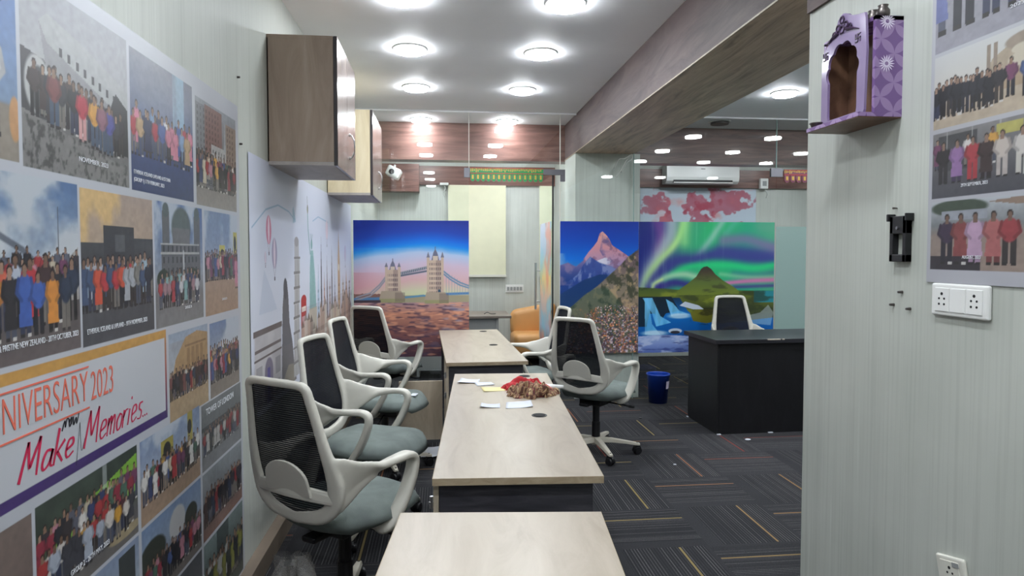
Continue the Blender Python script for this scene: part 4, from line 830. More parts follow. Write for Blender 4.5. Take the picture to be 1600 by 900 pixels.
ff = [('bridge', bridge, XL+.02, .272, 'printed window film of a twin-towered river bridge on the left glass'),
      ('peak', matterhorn, 1.197, 2.015, 'printed window film of a pink snowy peak above a village'),
      ('aurora', aurora, 2.017, 3.482, 'printed window film of green northern lights over a waterfall')]
for nm, fn, x0, x1, lb in ff:
    o = print_mesh('window_film', fn(), (x0, YG-.0085, FZ0), (x1-x0, 0, 0), (0, 0, FZ1-FZ0), 'print', sat=1.1); tag(o, lb, 'window film')
    b = obj('backing', BX(x0, x1, YG-.0075, YG-.0055, FZ0, FZ1), 'paper', o)
tag(obj('frosted_film', BX(3.5, 4.42, YG-.008, YG-.006, .02, 1.78), 'frost'), 'plain frosted film on the glass door right of the aurora print', 'window film')

# =================================================================== WALL CABINETS
def cabinet(name, label, y0, y1, body, handles):
    t = thing(name, label, 'cabinet', (XL, y0, 1.953)); L = y1-y0; D = .33; H = .66
    body_o = obj('carcass', BX((0, D, 0, .018, 0.018, H-.018), (0, D, L-.018, L, .018, H-.018), (0, .008, 0, L, .018, H-.018)), body, t, bevel=.001)
    obj('top_board', BX(0, D, 0, L, H-.018, H), body, t); obj('bottom_board', BX(0, D, 0, L, 0, .018), 'cab_under', t)
    for k in range(2):
        a = .0015+k*L/2; b = a+L/2-.003
        d = obj('door', BX(D+.002, D+.02, a, b, 0, H), 'cab_door', t, bevel=.0015)
        obj('edge_band', BX((D+.0015, D+.0205, a-.001, a+.0006, 0, H)), 'cab_edge', d)
        if k in handles:
            y = a+.09 if k else b-.09; h0, h1 = .10, .235
            bm = bmesh.new(); tube(bm, [(D+.02, y, h0), (D+.034, y, h0+.004), (D+.045, y, h0+.03), (D+.049, y, (h0+h1)/2), (D+.045, y, h1-.03), (D+.034, y, h1-.004), (D+.02, y, h1)], .0045)
            for z in (h0, h1): cyl(bm, (D+.019, y, z), (D+.026, y, z), .009)
            obj('handle', bm, 'chrome', d, smooth=True)
    return t
cabinet('wall_cabinet', 'taupe wall cabinet high on the left wall, nearer and larger looking one', 3.47, 4.17, 'cab_body', (1,))
cabinet('wall_cabinet', 'wall cabinet with cream side board beyond the taupe one, nearer the glass', 5.2, 6.0, 'cab_pale', (1,))

# =================================================================== DESKS
def desk(label, fl, fr, blp, doors=None):
    """fl, fr front corners, blp back-left corner of the top, in world xy"""
    fl, fr, blp = Vector(fl), Vector(fr), Vector(blp); W = (fr-fl).length; d = (blp-fl); L = d.length; a = math.atan2(d.y, d.x)-math.pi/2
    t = thing('office_desk', label, 'desk', (fl.x, fl.y, 0), a, 'pale office desks in the centre row')
    obj('desktop', BX(0, W, 0, L, .725, .75), 'maple', t, bevel=.0015)
    obj('edge_band', BX((.0, W, -.0012, .0, .7255, .7495), (-.0012, 0, 0, L, .7255, .7495), (W, W+.0012, 0, L, .7255, .7495)), 'maple_edge', t)
    obj('end_panel', BX(.02, W-.03, .035, .055, .0, .725), 'charcoal_board', t); obj('end_panel', BX(.02, W-.03, L-.055, L-.035, 0, .725), 'charcoal_board', t)
    obj('modesty_panel', BX(W*.5-.009, W*.5+.009, .055, L-.055, .22, .725), 'charcoal_board', t)
    # cupboard under near left corner
    bm = BX((.0, .018, .03, .46, .06, .725), (.0, .26, .44, .458, .06, .725), (.0, .26, .03, .46, .06, .078))
    c = obj('cupboard', bm, 'maple_side', t)
    for z in (.18, .34, .52, .66):
        bm = bmesh.new(); cyl(bm, (-.006, .028, z-.02), (-.006, .028, z+.02), .0065); cyl(bm, (-.014, .022, z), (.0, .03, z), .004)
        obj('hinge', bm, 'chrome', c)
    if doors: obj('door', BX(-.34, -.012, .5, .518, .08, .53), 'maple_side', t, label='pale cupboard door standing open')
    return t, W, L
d1, W1, L1_ = desk('nearest pale maple desk, its bare top filling the bottom of the view', (-.113-.045*.9, 1.979-.9), (.425, 1.937-.9), (-.113, 1.979))
# recompute so its far edge meets the measured corners
def setdesk(dk, far_l, far_r, L):
    fl, fr = Vector(far_l), Vector(far_r); u = (fr-fl).normalized(); v = Vector((-u.y, u.x)); dk.location = (fl.x-v.x*L, fl.y-v.y*L, 0); dk.rotation_euler.z = math.atan2(u.y, u.x)
bpy.data.objects.remove(d1) if False else None
d1.location = (-.205, .99, 0); d1.rotation_euler.z = -math.radians(5.4)
d2, W2, L2_ = desk('middle pale maple desk with the red cloth and loose papers on it', (-.033, 2.163), (.54, 2.126), (.08, 4.055))
d3, W3, L3_ = desk('farthest pale maple desk of the centre row, near the glass', (.029, 4.469), (.596, 4.50), (-.027, 6.386), True)
def grommet(x, y, lb):
    bm = CY((0, 0, 0), (0, 0, .002), .036, n=32); o = obj('cable_grommet', bm, 'black_plastic'); o.location = (x, y, .75)
    bm = CY((0, 0, .002), (0, 0, .0035), .029, n=32); obj('cover', bm, 'hole', o); tag(o, lb, 'cable grommet', 'round desk grommets')
grommet(.447, 2.965, 'dark round grommet in the middle desk, nearer one below the papers'); grommet(.50, 3.93, 'dark round grommet at the far edge of the middle desk')
grommet(.42, 5.31, 'dark round grommet in the farthest desk, nearer one'); grommet(.395, 6.245, 'dark round grommet at the far edge of the farthest desk')

# black reception desk
t = thing('black_desk', 'black wooden desk with chipped top edge before the aurora film', 'desk', (2.26, 5.12, 0), math.radians(1.5))
obj('front_panel', BX(.02, 1.53, .02, .038, .0, .76), 'black_board', t); obj('side_panel', BX(.0, .018, .02, .62, 0, .76), 'black_board', t); obj('side_panel', BX(1.532, 1.55, .02, .62, 0, .76), 'black_board', t)
obj('top', BX(-.03, 1.58, -.01, .66, .755, .79), 'black_top', t, bevel=.002)
bm = bmesh.new()
for x, w_ in ((.42, .03), (.45, .05), (.5, .035), (.55, .02)): bx(bm, x, x+w_, -.0115, .004, .782, .7905)
obj('chipped_edge', bm, 'chip', t, label='bare chipped patch of the top edge')
bm = BX((.0, .03, .0, .03, 0, .006), (-.01, .02, .6, .63, 0, .006), (.45, .49, .005, .03, 0, .006)); obj('foot_pad', bm, 'paper', t)

# =================================================================== OFFICE CHAIR
def chair():
    t = thing('office_chair', '', 'office chair')
    bm = bmesh.new()
    # back frame side: x, y, z, normal, width, thickness
    side = [(-.350, 0, 1.035, 1, 0, .25, .030, .026), (-.345, .085, 1.034, 1, 0, .25, .030, .026), (-.336, .142, 1.024, 1, -.1, .25, .034, .028), (-.324, .156, .975, 1, -.2, .22, .036, .028),
            (-.306, .172, .89, 1, -.2, .25, .038, .028), (-.288, .188, .80, 1, -.25, .25, .044, .03), (-.268, .202, .72, 1, -.25, .15, .056, .032), (-.252, .205, .65, 1, -.2, 0, .066, .032),
            (-.244, .186, .58, 1, -.1, 0, .066, .032), (-.244, .12, .53, 1, 0, 0, .06, .032), (-.245, 0, .512, 1, 0, 0, .056, .032)]
    arm = [(-.262, .203, .67, .15, -1, .2, .20, .028), (-.225, .217, .67, .15, -1, .2, .19, .028), (-.175, .232, .675, .1, -1, .3, .145, .028), (-.12, .246, .685, .05, -1, .5, .095, .03), (-.06, .258, .693, 0, -.4, 1, .062, .034), (.02, .267, .700, 0, 0, 1, .058, .03),
           (.078, .27, .699, .3, 0, 1, .058, .032), (.108, .27, .676, 1, 0, .6, .058, .034), (.100, .268, .62, 1, 0, -.1, .060, .036), (.065, .26, .54, 1, 0, -.4, .062, .038), (.02, .248, .47, 1, 0, -.45, .062, .038), (-.01, .225, .432, 1, 0, -.3, .06, .036), (-.015, .14, .42, 0, 0, 1, .06, .025)]
    low = [(-.24, .195, .58, .1, -1, 0, .07, .028), (-.20, .212, .61, .1, -1, 0, .06, .028), (-.15, .232, .645, .1, -1, .1, .04, .028), (-.09, .25, .675, .1, -1, .2, .03, .028)]
    for s in (1, -1):
        for P in (side, arm, low):
            Q = smoothpts([(p[0], s*p[1], p[2], p[3], s*p[4], p[5], p[6], p[7]) for p in P], 5); sweep(bm, Q)
    bmesh.ops.recalc_face_normals(bm, faces=bm.faces)
    tmp = obj('tmp', bm, 'white_plastic')
    r = tmp.modifiers.new('r', 'REMESH'); r.mode = 'VOXEL'; r.voxel_size = .0058
    s = tmp.modifiers.new('s', 'SMOOTH'); s.iterations = 3; s.factor = .5
    dg = bpy.context.evaluated_depsgraph_get(); me = bpy.data.meshes.new_from_object(tmp.evaluated_get(dg)); bpy.data.objects.remove(tmp)
    obj('frame_with_armrests', me, 'white_plastic', t, smooth=True)
    # mesh panel
    prof = sorted([(p[2], p[0], p[1]) for p in side[2:]]); zs = np.linspace(.53, 1.028, 46)
    px_ = np.interp(zs, [q[0] for q in prof], [q[1] for q in prof]); hw = np.interp(zs, [.512, .53, .58, .65, .72, .80, .89, .975, 1.024, 1.035], [.03, .12, .186, .205, .202, .188, .172, .156, .142, .13])
    bm = bmesh.new(); rows = []
    for z, x, hh in zip(zs, px_, hw): rows.append([bm.verts.new((x-.012*(1-u*u)-.002, u*hh*.985, z)) for u in np.linspace(-1, 1, 21)])
    for a, b in zip(rows, rows[1:]):
        for i in range(20): bm.faces.new((a[i], a[i+1], b[i+1], b[i]))
    obj('backrest_mesh', bm, 'mesh', t, smooth=True)
    # lumbar support: cross band with a rounded plate, behind the mesh
    bm = bmesh.new()
    P = smoothpts([(-.255, -.2, .61, 1, 0, 0, .05, .012), (-.278, -.1, .62, 1, 0, 0, .055, .014), (-.286, 0, .622, 1, 0, 0, .055, .014), (-.278, .1, .62, 1, 0, 0, .055, .014), (-.255, .2, .61, 1, 0, 0, .05, .012)], 6); sweep(bm, P)
    pl = [(.11*math.cos(a), .665+.075*math.sin(a)) for a in np.linspace(0, math.pi, 15)]+[(-.115, .61), (.115, .61)]
    prism(bm, pl, -.300, -.288, lambda a, b, q: (q-(b-.66)*.22, a, b))
    obj('lumbar_support', bm, 'white_plastic', t, smooth=False, bevel=.004)
    # seat
    bm = bmesh.new(); N = 26; top = []; bot = []
    for i in range(N+1):
        u = -1+2*i/N; rt_, rb = [], []
        for j in range(N+1):
            v = -1+2*j/N; # square -> rounded square
            x = u*math.sqrt(1-v*v/2.6)*1.1; y = v*math.sqrt(1-u*u/2.6)*1.1
            e = max(abs(u), abs(v)); edge = 1-e**7
            X = .035+x*.245; Y = y*.235
            z = .465+.05*edge+.012*math.cos(Y*6)-.035*max(0, (u-.55)/.45)**2+.012*max(0, -u)
            rt_.append(bm.verts.new((X, Y, z))); rb.append(bm.verts.new((.035+x*.23, Y*.93, .447-.02*(1-e**4))) if e < .999 else None)
        top.append(rt_); bot.append(rb)
    for i in range(N):
        for j in range(N):
            bm.faces.new((top[i][j], top[i+1][j], top[i+1][j+1], top[i][j+1]))
            q = [(i, j), (i, j+1), (i+1, j+1), (i+1, j)]; vs = [bot[a][b] if bot[a][b] else top[a][b] for a, b in q]
            try: bm.faces.new(vs)
            except ValueError: pass
    obj('seat', bm, 'seat_fabric', t, smooth=True)
    obj('tilt_mechanism', BX((-.1, .11, -.09, .09, .375, .425), (-.2, -.08, -.035, .035, .385, .41)), 'black_plastic', t, bevel=.008)
    bm = bmesh.new(); tube(bm, [(.02, -.08, .39), (.03, -.2, .385), (.04, -.25, .38)], .006); cyl(bm, (.04, -.25, .38), (.045, -.29, .378), .011); obj('lever', bm, 'black_plastic', t)
    bm = bmesh.new(); cyl(bm, (0, 0, .22), (0, 0, .385), .026); cyl(bm, (0, 0, .09), (0, 0, .24), .031); obj('gas_lift', bm, 'black_plastic', t, smooth=False)
    base = obj('star_base', star(), 'grimy_plastic', t, smooth=False, bevel=.004)
    for k in range(5):
        a = k*2*math.pi/5; bm = bmesh.new(); c_ = Vector((.305*math.cos(a), .305*math.sin(a), .028)); ax = Vector((-math.sin(a+.5), math.cos(a+.5), 0))
        for s in (-1, 1): cyl(bm, c_+ax*s*.007, c_+ax*s*.026, .028, .026, 20)
        cyl(bm, c_+Vector((0, 0, .01)), c_+Vector((0, 0, .06)), .007); cyl(bm, c_-ax*.012+Vector((0, 0, .012)), c_+ax*.012+Vector((0, 0, .012)), .03, n=16)
        obj('caster', bm, 'black_plastic', base)
    return t
def star():
    bm = bmesh.new(); cyl(bm, (0, 0, .07), (0, 0, .125), .045, .038, 20)
    for k in range(5):
        a = k*2*math.pi/5; c_, s_ = math.cos(a), math.sin(a)
        def P(r, w_, z): return (r*c_-w_*s_, r*s_+w_*c_, z)
        sec = [(.03, .03, .085, .12), (.12, .026, .085, .115), (.22, .022, .078, .10), (.31, .017, .066, .086), (.327, .013, .066, .08)]
        R = [[bm.verts.new(P(r, -w_, z0)), bm.verts.new(P(r, w_, z0)), bm.verts.new(P(r, w_*.7, z1)), bm.verts.new(P(r, -w_*.7, z1))] for r, w_, z0, z1 in sec]
        for A, B in zip(R, R[1:]):
            for i in range(4): bm.faces.new((A[i], A[(i+1) % 4], B[(i+1) % 4], B[i]))
        bm.faces.new(R[0][::-1]); bm.faces.new(R[-1])
    bmesh.ops.recalc_face_normals(bm, faces=bm.faces); return bm
ch0 = chair()
CH = [((-.40, 2.70, 0), 54, 15, 'white-framed mesh chair nearest the camera, its back turned, crumpled plastic beside it'),
      ((-.385, 3.58, 0), -18, 40, 'second white-framed mesh chair from the camera on the left side of the desks'),
      ((-.40, 4.6, 0), -12, 0, 'white-framed mesh chair with a paper card on its seat, third in the left row'),
      ((-.48, 6.0, 0), 60, 20, 'farthest left mesh chair, in front of the river bridge film'),
      ((1.15, 4.77, 0), 48, -84, 'white-framed mesh chair standing alone right of the desks by the blue bin'),
      ((.70, 5.40, 0), 188, 10, 'mesh chair facing the farthest desk, just behind the lone right chair'),
      ((2.90, 5.95, .03), -87, 8, 'mesh chair behind the black desk, only its upper back showing')]
for i, (loc, a, ba, lb) in enumerate(CH):
    c = ch0 if i == 0 else copytree(ch0)
    c.location = (loc[0], loc[1], 0); c.rotation_euler.z = math.radians(a); c['label'] = lb; c['group'] = 'white office chairs with black mesh backs'
    for k in c.children:
        if k.name.startswith('star_base'): k.rotation_euler.z = math.radians(ba-a)
        elif loc[2]: k.location.z += loc[2]

# =================================================================== THINGS ON THE MIDDLE DESK
def sheet(name, label, cat, pts, z, mat='paper', curl=.004, group=None, th_=.0008, seed=0):
    """four corners anticlockwise, slightly curled sheet"""
    bm = bmesh.new(); n = 8; rg = random.Random(seed); P = [Vector((*p, 0)) for p in pts]; o_ = sum(P, Vector())/4; T = []
    ph = rg.random()*6
    for i in range(n+1):
        r = []
        for j in range(n+1):
            u, v = i/n, j/n; p = (P[0]*(1-u)+P[1]*u)*(1-v)+(P[3]*(1-u)+P[2]*u)*v-o_
            r.append(bm.verts.new((p.x, p.y, th_+curl*(.5+.5*math.sin(ph+3*u+1.5*v))*(abs(2*u-1)**2+abs(2*v-1)**2)*.6)))
        T.append(r)
    for i in range(n):
        for j in range(n): bm.faces.new((T[i][j], T[i+1][j], T[i+1][j+1], T[i][j+1]))
    bmesh.ops.recalc_face_normals(bm, faces=bm.faces)
    o = obj(name, bm, mat, smooth=True); o.location = (o_.x, o_.y, z); m = o.modifiers.new('s', 'SOLIDIFY'); m.thickness = th_; m.offset = 1
    return tag(o, label, cat, group)
gp = 'loose papers on the middle desk'
sheet('paper_sheet', 'folded white paper at the far left of the middle desk', 'paper', [(.085, 3.74), (.21, 3.735), (.225, 3.86), (.115, 3.855)], .75, curl=.012, group=gp, seed=1)
sheet('paper_slip', 'small white slip between the far left paper and the yellow one', 'paper', [(.195, 3.66), (.30, 3.68), (.285, 3.76), (.185, 3.75)], .75, group=gp, seed=2)
sheet('paper_sheet', 'yellow paper left of the red cloth', 'paper', [(.225, 3.50), (.345, 3.52), (.36, 3.62), (.215, 3.62)], .75, 'yellow_paper', group=gp, seed=3)
sheet('paper_sheet', 'small white paper with a dark folded corner, nearest on the left', 'paper', [(.18, 3.13), (.28, 3.13), (.285, 3.21), (.195, 3.22)], .75, curl=.01, group=gp, seed=4)
sheet('paper_sheet', 'white paper pair lying just in front of the brown scarf', 'paper', [(.305, 3.11), (.44, 3.12), (.445, 3.23), (.32, 3.24)], .75, curl=.01, group=gp, seed=5)
sheet('paper_slip', 'white slip tucked behind the red cloth', 'paper', [(.43, 3.70), (.53, 3.68), (.54, 3.77), (.44, 3.79)], .75, group=gp, seed=6)
# cloth bundles
def crumple(name, label, cat, cx, cy, z, rx, ry, h, seed, mat=None, pal=None, n=70):
    rg = np.random.RandomState(seed); U = np.linspace(-1, 1, n); co = []; cols = []
    cv = Cv(n, n); nz = cv.noise(5, 3, seed, 2); nz2 = cv.noise(6, 5, seed+1, 2); nz3 = cv.noise(4, 4, seed+7, 2); bm = bmesh.new(); T = []
    for i, v in enumerate(U):
        r = []
        for j, u in enumerate(U):
            x = u*math.sqrt(1-v*v/2); y = v*math.sqrt(1-u*u/2); d = math.hypot(x, y); k = 1+.35*(nz3[i, j]-.5)*2
            ridge = abs(math.sin(nz[i, j]*9+u*1.5)); f = max(0, 1-d**2.2)
            zz = h*f**.6*(.30+.75*ridge)*(.5+nz2[i, j]) if d < .999 else 0
            r.append(bm.verts.new((x*rx*k+.02*(nz2[i, j]-.5), y*ry*k+.03*(nz[i, j]-.5), max(.0006, zz))))
        T.append(r)
    for i in range(n-1):
        for j in range(n-1): bm.faces.new((T[i][j], T[i][j+1], T[i+1][j+1], T[i+1][j]))
    me = bpy.data.meshes.new(name); bm.to_mesh(me); bm.free()
    if pal is not None:
        q = cv.noise(14, 14, seed+3, 3); ix = np.clip(((q-.25)*2*len(pal)).astype(int), 0, len(pal)-1); C_ = np.array([lin([v/255 for v in p]) for p in pal])[ix]
        at = me.color_attributes.new('print', 'FLOAT_COLOR', 'POINT'); at.data.foreach_set('color', np.concatenate([C_.reshape(-1, 3), np.ones((n*n, 1))], 1).astype(np.float32).ravel())
    o = obj(name, me, mat, smooth=True); o.location = (cx, cy, z); return tag(o, label, cat)
rc = crumple('red_cloth', 'bright red cloth rolled under the brown scarf on the middle desk', 'cloth', .475, 3.56, .7505, .125, .085, .05, 21, 'red_cloth')
rc.rotation_euler.z = math.radians(-12)
bm = bmesh.new(); tube(bm, [(.555, 3.545, .762), (.60, 3.535, .763), (.665, 3.52, .765)], [.018, .016, .009]); o = obj('white_stick', bm, 'white', smooth=True); tag(o, 'short white stick end poking right out of the red cloth', 'stick')
crumple('patterned_scarf', 'crumpled brown and cream patterned scarf heaped on the red cloth', 'scarf', .465, 3.42, .7505, .125, .115, .065, 33, 'cloth_print', [(84, 54, 44), (150, 120, 90), (110, 70, 60), (186, 160, 120), (74, 44, 40), (130, 60, 64), (160, 130, 100)])
# card on the third chair's seat, booklets on the floor
sheet('paper_card', 'white card with small print lying on the seat of the third left chair', 'card', [(-.28, 4.50), (-.18, 4.48), (-.165, 4.56), (-.265, 4.58)], .524, curl=.002, seed=8)
for k in range(3):
    sheet('booklet', ['white booklet on the carpet under the desk, bottom of the little pile', 'white booklet skewed in the middle of the little floor pile', 'white booklet on top of the little floor pile by the desk'][k], 'booklet', [(-.16+.02*k, 4.78-.03*k), (.02+.01*k, 4.80), (.04, 5.02), (-.14, 5.0-.02*k)], .001+.004*k, curl=.006, group='booklets on the floor', th_=.003, seed=20+k)

# =================================================================== FLOOR THINGS
t = thing('waste_bin', 'blue plastic waste bin on the carpet below the aurora film', 'bin', (2.165, 6.34, 0))
bm = bmesh.new(); prof = [(.0, .004), (.088, .004), (.09, .0), (.112, .275), (.119, .28), (.119, .292), (.109, .294), (.107, .28), (.086, .012), (.0, .012)]
R = [[bm.verts.new((r*math.cos(k*2*math.pi/36), r*math.sin(k*2*math.pi/36), z)) for k in range(36)] for r, z in prof[1:-1]]
for A, B in zip(R, R[1:]):
    for k in range(36): bm.faces.new((A[k], A[(k+1) % 36], B[(k+1) % 36], B[k]))
bm.faces.new(R[0][::-1]); bm.faces.new(R[-1]); obj('body', bm, 'blue', t, smooth=True)
bm = bmesh.new(); prev = None
for k in range(7):
    a = math.radians(-62+k*6); q = [bm.verts.new((r*math.cos(a), r*math.sin(a), z)) for r, z in ((.105, .15), (.1105, .225))]
    if prev: bm.faces.new((prev[0], q[0], q[1], prev[1]))
    prev = q
obj('sticker', bm, 'white_print', t, label='small white sticker')
# clear plastic wrap round the first chair's column
bm = bmesh.new(); n = 30; rg = random.Random(4); T = []
for i in range(n+1):
    r = []
    for j in range(19):
        a = i/n*2*math.pi; z = .40-j*.021; rad = .07+.012*j+.035*math.sin(3*a+j*.35)+.004*rg.random()+(.03*math.sin(7*a+j*.8))
        r.append((rad*math.cos(a), rad*math.sin(a)*.9, max(.012, z+.005*rg.random())))
    T.append(r)
T[-1] = T[0]; V_ = [[bm.verts.new(p) for p in r] for r in T[:-1]]; V_.append(V_[0])
for i in range(n):
    for j in range(18): bm.faces.new((V_[i][j], V_[i+1][j], V_[i+1][j+1], V_[i][j+1]))
o = obj('plastic_wrap', bm, 'wrap', smooth=True); o.location = (-.60, 2.62, 0); o.scale = (.6, .7, .75); tag(o, 'crumpled clear plastic sheet on the floor between the nearest chair and the left wall', 'plastic sheet')
# small bits and power plug under the chair
bm = bmesh.new(); cyl(bm, (0, 0, .0), (0, 0, .07), .04, .036, 20); bx(bm, -.03, .03, -.03, .03, .07, .085); 
o = obj('black_adapter', bm, 'black_plastic', bevel=.003); o.location = (-.70, 3.03, 0); tag(o, 'black plug adapter standing on the floor beside the left wall', 'adapter')
bm = bmesh.new(); tube(bm, [tuple(p) for p in smoothpts([(-.655, 3.03, .03), (-.5, 2.9, .008), (-.4, 2.75, .008), (-.2, 2.8, .008), (-.12, 2.9, .008)], 8)], .004); o = obj('black_cable', bm, 'black_plastic', smooth=True); tag(o, 'thin black cable lying on the carpet under the nearest chair', 'cable')
for i, (x, y, s_, mt_, lb) in enumerate(((2.44, 4.96, .018, 'paper', 'white paper scrap on the carpet in front of the black desk'), (1.64, 4.43, .009, 'paper', 'tiny white scrap on the carpet right of the lone chair'), (1.79, 5.72, .014, 'black_plastic', 'small black scrap on the carpet left of the black desk'))):
    bm = bmesh.new(); bmesh.ops.create_icosphere(bm, subdivisions=2, radius=s_); 
    for v in bm.verts: v.co.x *= 1+.5*random.Random(i+v.index).random(); v.co.z = max(-.3*s_, v.co.z*.35)
    o = obj('floor_scrap', bm, mt_); o.location = (x, y, .3*s_); tag(o, lb, 'scrap')

# =================================================================== RIGHT WALL
def socket_plate(name, label, y, z, wd, ht, mods, rot=0, mat='white'):
    t = thing(name, label, 'socket plate', (XR, y, z)); 
    f = bmesh.new(); bx(f, -.012, 0, -wd/2, wd/2, -ht/2, ht/2); obj('plate', f, mat, t, bevel=.006, seg=3)
    for k, kind in enumerate(mods):
        w_ = (wd-.03)/len(mods); yc = wd/2-.015-w_*(k+.5)
        m = obj('socket' if kind == 's' else 'blank_cover', BX(-.0145, -.008, yc-w_*.46, yc+w_*.46, -ht*.36, ht*.36), mat, t, bevel=.001)
        if kind == 's':
            bm = bmesh.new()
            for dy, dz, r in ((0, .016, .0042), (-.009, .003, .003), (.009, .003, .003), (-.009, -.012, .0032), (.009, -.012, .0032)): cyl(bm, (-.0152, yc+dy, dz), (-.0135, yc+dy, dz), r, n=12)
            obj('pin_holes', bm, 'hole', m)
    t.rotation_euler.x = rot
    return t
socket_plate('switch_plate', 'white wall plate with two five-pin sockets under the right poster', 1.575, 1.375, .192, .088, 'sbs')
t = socket_plate('wall_socket', 'tilted cream socket plate low on the right wall at the bottom edge', 1.575, .645, .1, .09, 's', math.radians(-14), 'offwhite')
obj('label_strip', BX(-.0155, -.0145, -.035, -.012, .02, .032), 'grey_board', t)
# black mounting bracket
t = thing('mounting_bracket', 'black plastic mounting bracket left of the right poster', 'bracket', (XR, 1.80, 1.545))
bm = BX((-.02, 0, -.035, -.02, -.07, .065), (-.02, 0, .02, .035, -.07, .065), (-.02, 0, -.035, .035, .012, .065), (-.02, 0, -.035, .035, -.07, -.048), (-.026, 0, -.043, -.035, .05, .072), (-.026, 0, .035, .043, .05, .072))
obj('frame', bm, 'black_plastic', t, bevel=.002); obj('screw', CY((-.024, 0, .03), (-.019, 0, .03), .005), 'dull_steel', t)
for i, (y, z, lb) in enumerate(((1.80, 1.385, 'upper dark screw stub of the three below the black bracket'), (1.835, 1.345, 'left dark screw stub of the three below the black bracket'), (1.765, 1.338, 'right dark screw stub of the three below the black bracket'), (1.83, 1.635, 'tiny nail above the black bracket'))):
    o = obj('wall_screw', CY((0, 0, 0), (-.014, 0, 0), .0045 if i < 3 else .002, .0035, 10), 'metal_dark'); o.location = (XR, y, z); tag(o, lb, 'screw', 'screws in the right wall')
for i, (y, z, lb) in enumerate(((2.98, 2.265, 'upper dark nail in the left wall beside the poster corner'), (3.0, 1.98, 'lower dark nail in the left wall above the mural'))):
    o = obj('wall_nail', CY((0, 0, 0), (.012, 0, 0), .005, .004, 10), 'metal_dark'); o.location = (XL, y, z); tag(o, lb, 'nail', 'nails in the left wall')
# wall shrine
t = thing('wall_shrine', 'lilac wall shrine with scalloped arch and flower pattern, on its own shelf', 'shrine', (XR, 1.82, 1.905))
obj('shelf', BX(-.138, 0, -.0, .275, 0, .012), 'petals', t); obj('shelf_underside', BX(-.136, -.001, .002, .273, -.003, 0), 'brown_in', t)
obj('side_board', BX(-.088, 0, 0, .012, .012, .295), 'petals', t); obj('side_board', BX(-.088, 0, .25, .262, .012, .29), 'petals', t)
obj('back_board', BX(-.008, 0, .012, .25, .012, .29), 'brown_in', t); obj('lining', BX(-.086, -.008, .2485, .25, .012, .283), 'brown_in', t); obj('lining', BX(-.086, -.008, .012, .0135, .012, .283), 'brown_in', t); obj('roof_board', BX(-.088, 0, 0, .262, .283, .295), 'petals', t)
# arched front: y runs along the wall; outline outer minus scalloped hole
def arch_front():
    bm = bmesh.new(); x0, x1 = -.108, -.1
    out = [(.02, .012), (.24, .012), (.24, .20), (.235, .235), (.215, .262), (.195, .282), (.17, .30), (.155, .33), (.135, .345), (.11, .34), (.09, .325), (.05, .315), (.02, .31), (.012, .2)]
    hc = (.13, .15)
    inn = [(.05, .02), (.205, .02)]
    K = 40
    # radial strips between outer outline and hole
    def outer(a):
        d = Vector((math.cos(a), math.sin(a))); best = None; c = Vector(hc)
        for i in range(len(out)):
            p, q = Vector(out[i]), Vector(out[(i+1) % len(out)]); e = q-p; den = d.x*e.y-d.y*e.x
            if abs(den) < 1e-9: continue
            w_ = p-c; s_ = (w_.x*e.y-w_.y*e.x)/den; u = (w_.x*d.y-w_.y*d.x)/den
            if s_ > 0 and -1e-6 <= u <= 1+1e-6 and (best is None or s_ < best): best = s_
        return c+d*(best or .1)
    def inner(a):
        ca, sa = math.cos(a), math.sin(a)
        if sa < 0:
            s_ = min((.075/abs(ca)) if abs(ca) > 1e-6 else 9, .125/abs(sa)); return Vector((hc[0]+ca*s_, hc[1]+sa*s_))
        r = .078+.022*sa**2+.008*abs(math.sin(a*6.0)); 
        return Vector((hc[0]+ca*r, hc[1]+sa*r))
    N_ = 96; A = []
    for k in range(N_):
        a = 2*math.pi*k/N_; o_, i_ = outer(a), inner(a)
        A.append([bm.verts.new((x, p.x, p.y)) for x in (x0, x1) for p in (o_, i_)])
    for k in range(N_):
        a, b = A[k], A[(k+1) % N_]
        bm.faces.new((a[0], b[0], b[1], a[1])); bm.faces.new((a[2], a[3], b[3], b[2])); bm.faces.new((a[1], b[1], b[3], a[3])); bm.faces.new((a[0], a[2], b[2], b[0]))
    bmesh.ops.recalc_face_normals(bm, faces=bm.faces); return bm
obj('arched_front', arch_front(), 'lilac', t)
# crown ornament and symbols
bm = bmesh.new()
for yy, zz, r in ((.13, .325, .011), (.11, .305, .010), (.15, .305, .010), (.09, .292, .009), (.17, .290, .009), (.13, .295, .012)):
    for k in range(6):
        a = k*math.pi/3; tube(bm, [(-.111, yy+r*math.cos(a), zz+r*math.sin(a)), (-.111, yy+r*math.cos(a+1.05), zz+r*math.sin(a+1.05))], .0022, 6)
for s in (-1, 1): tube(bm, [(-.111, .13+s*.02, .29), (-.111, .13+s*.05, .284), (-.111, .13+s*.085, .27)], [.005, .004, .0015], 6)
obj('crown_ornament', bm, 'dark_violet', t)
for yc, zc in ((.052, .245), (.218, .235)):
    bm = bmesh.new(); q = .011; w_ = .0016
    def bar(y0_, y1_, z0_, z1_): bx(bm, -.1105, -.1082, yc-max(y0_, y1_)-w_, yc-min(y0_, y1_)+w_, zc+min(z0_, z1_)-w_, zc+max(z0_, z1_)+w_)
    bar(-q, q, 0, 0); bar(0, 0, -q, q); bar(0, q, q, q); bar(q, q, -q, 0); bar(-q, 0, -q, -q); bar(-q, -q, 0, q)
    obj('symbol', bm, 'dark_violet', t)
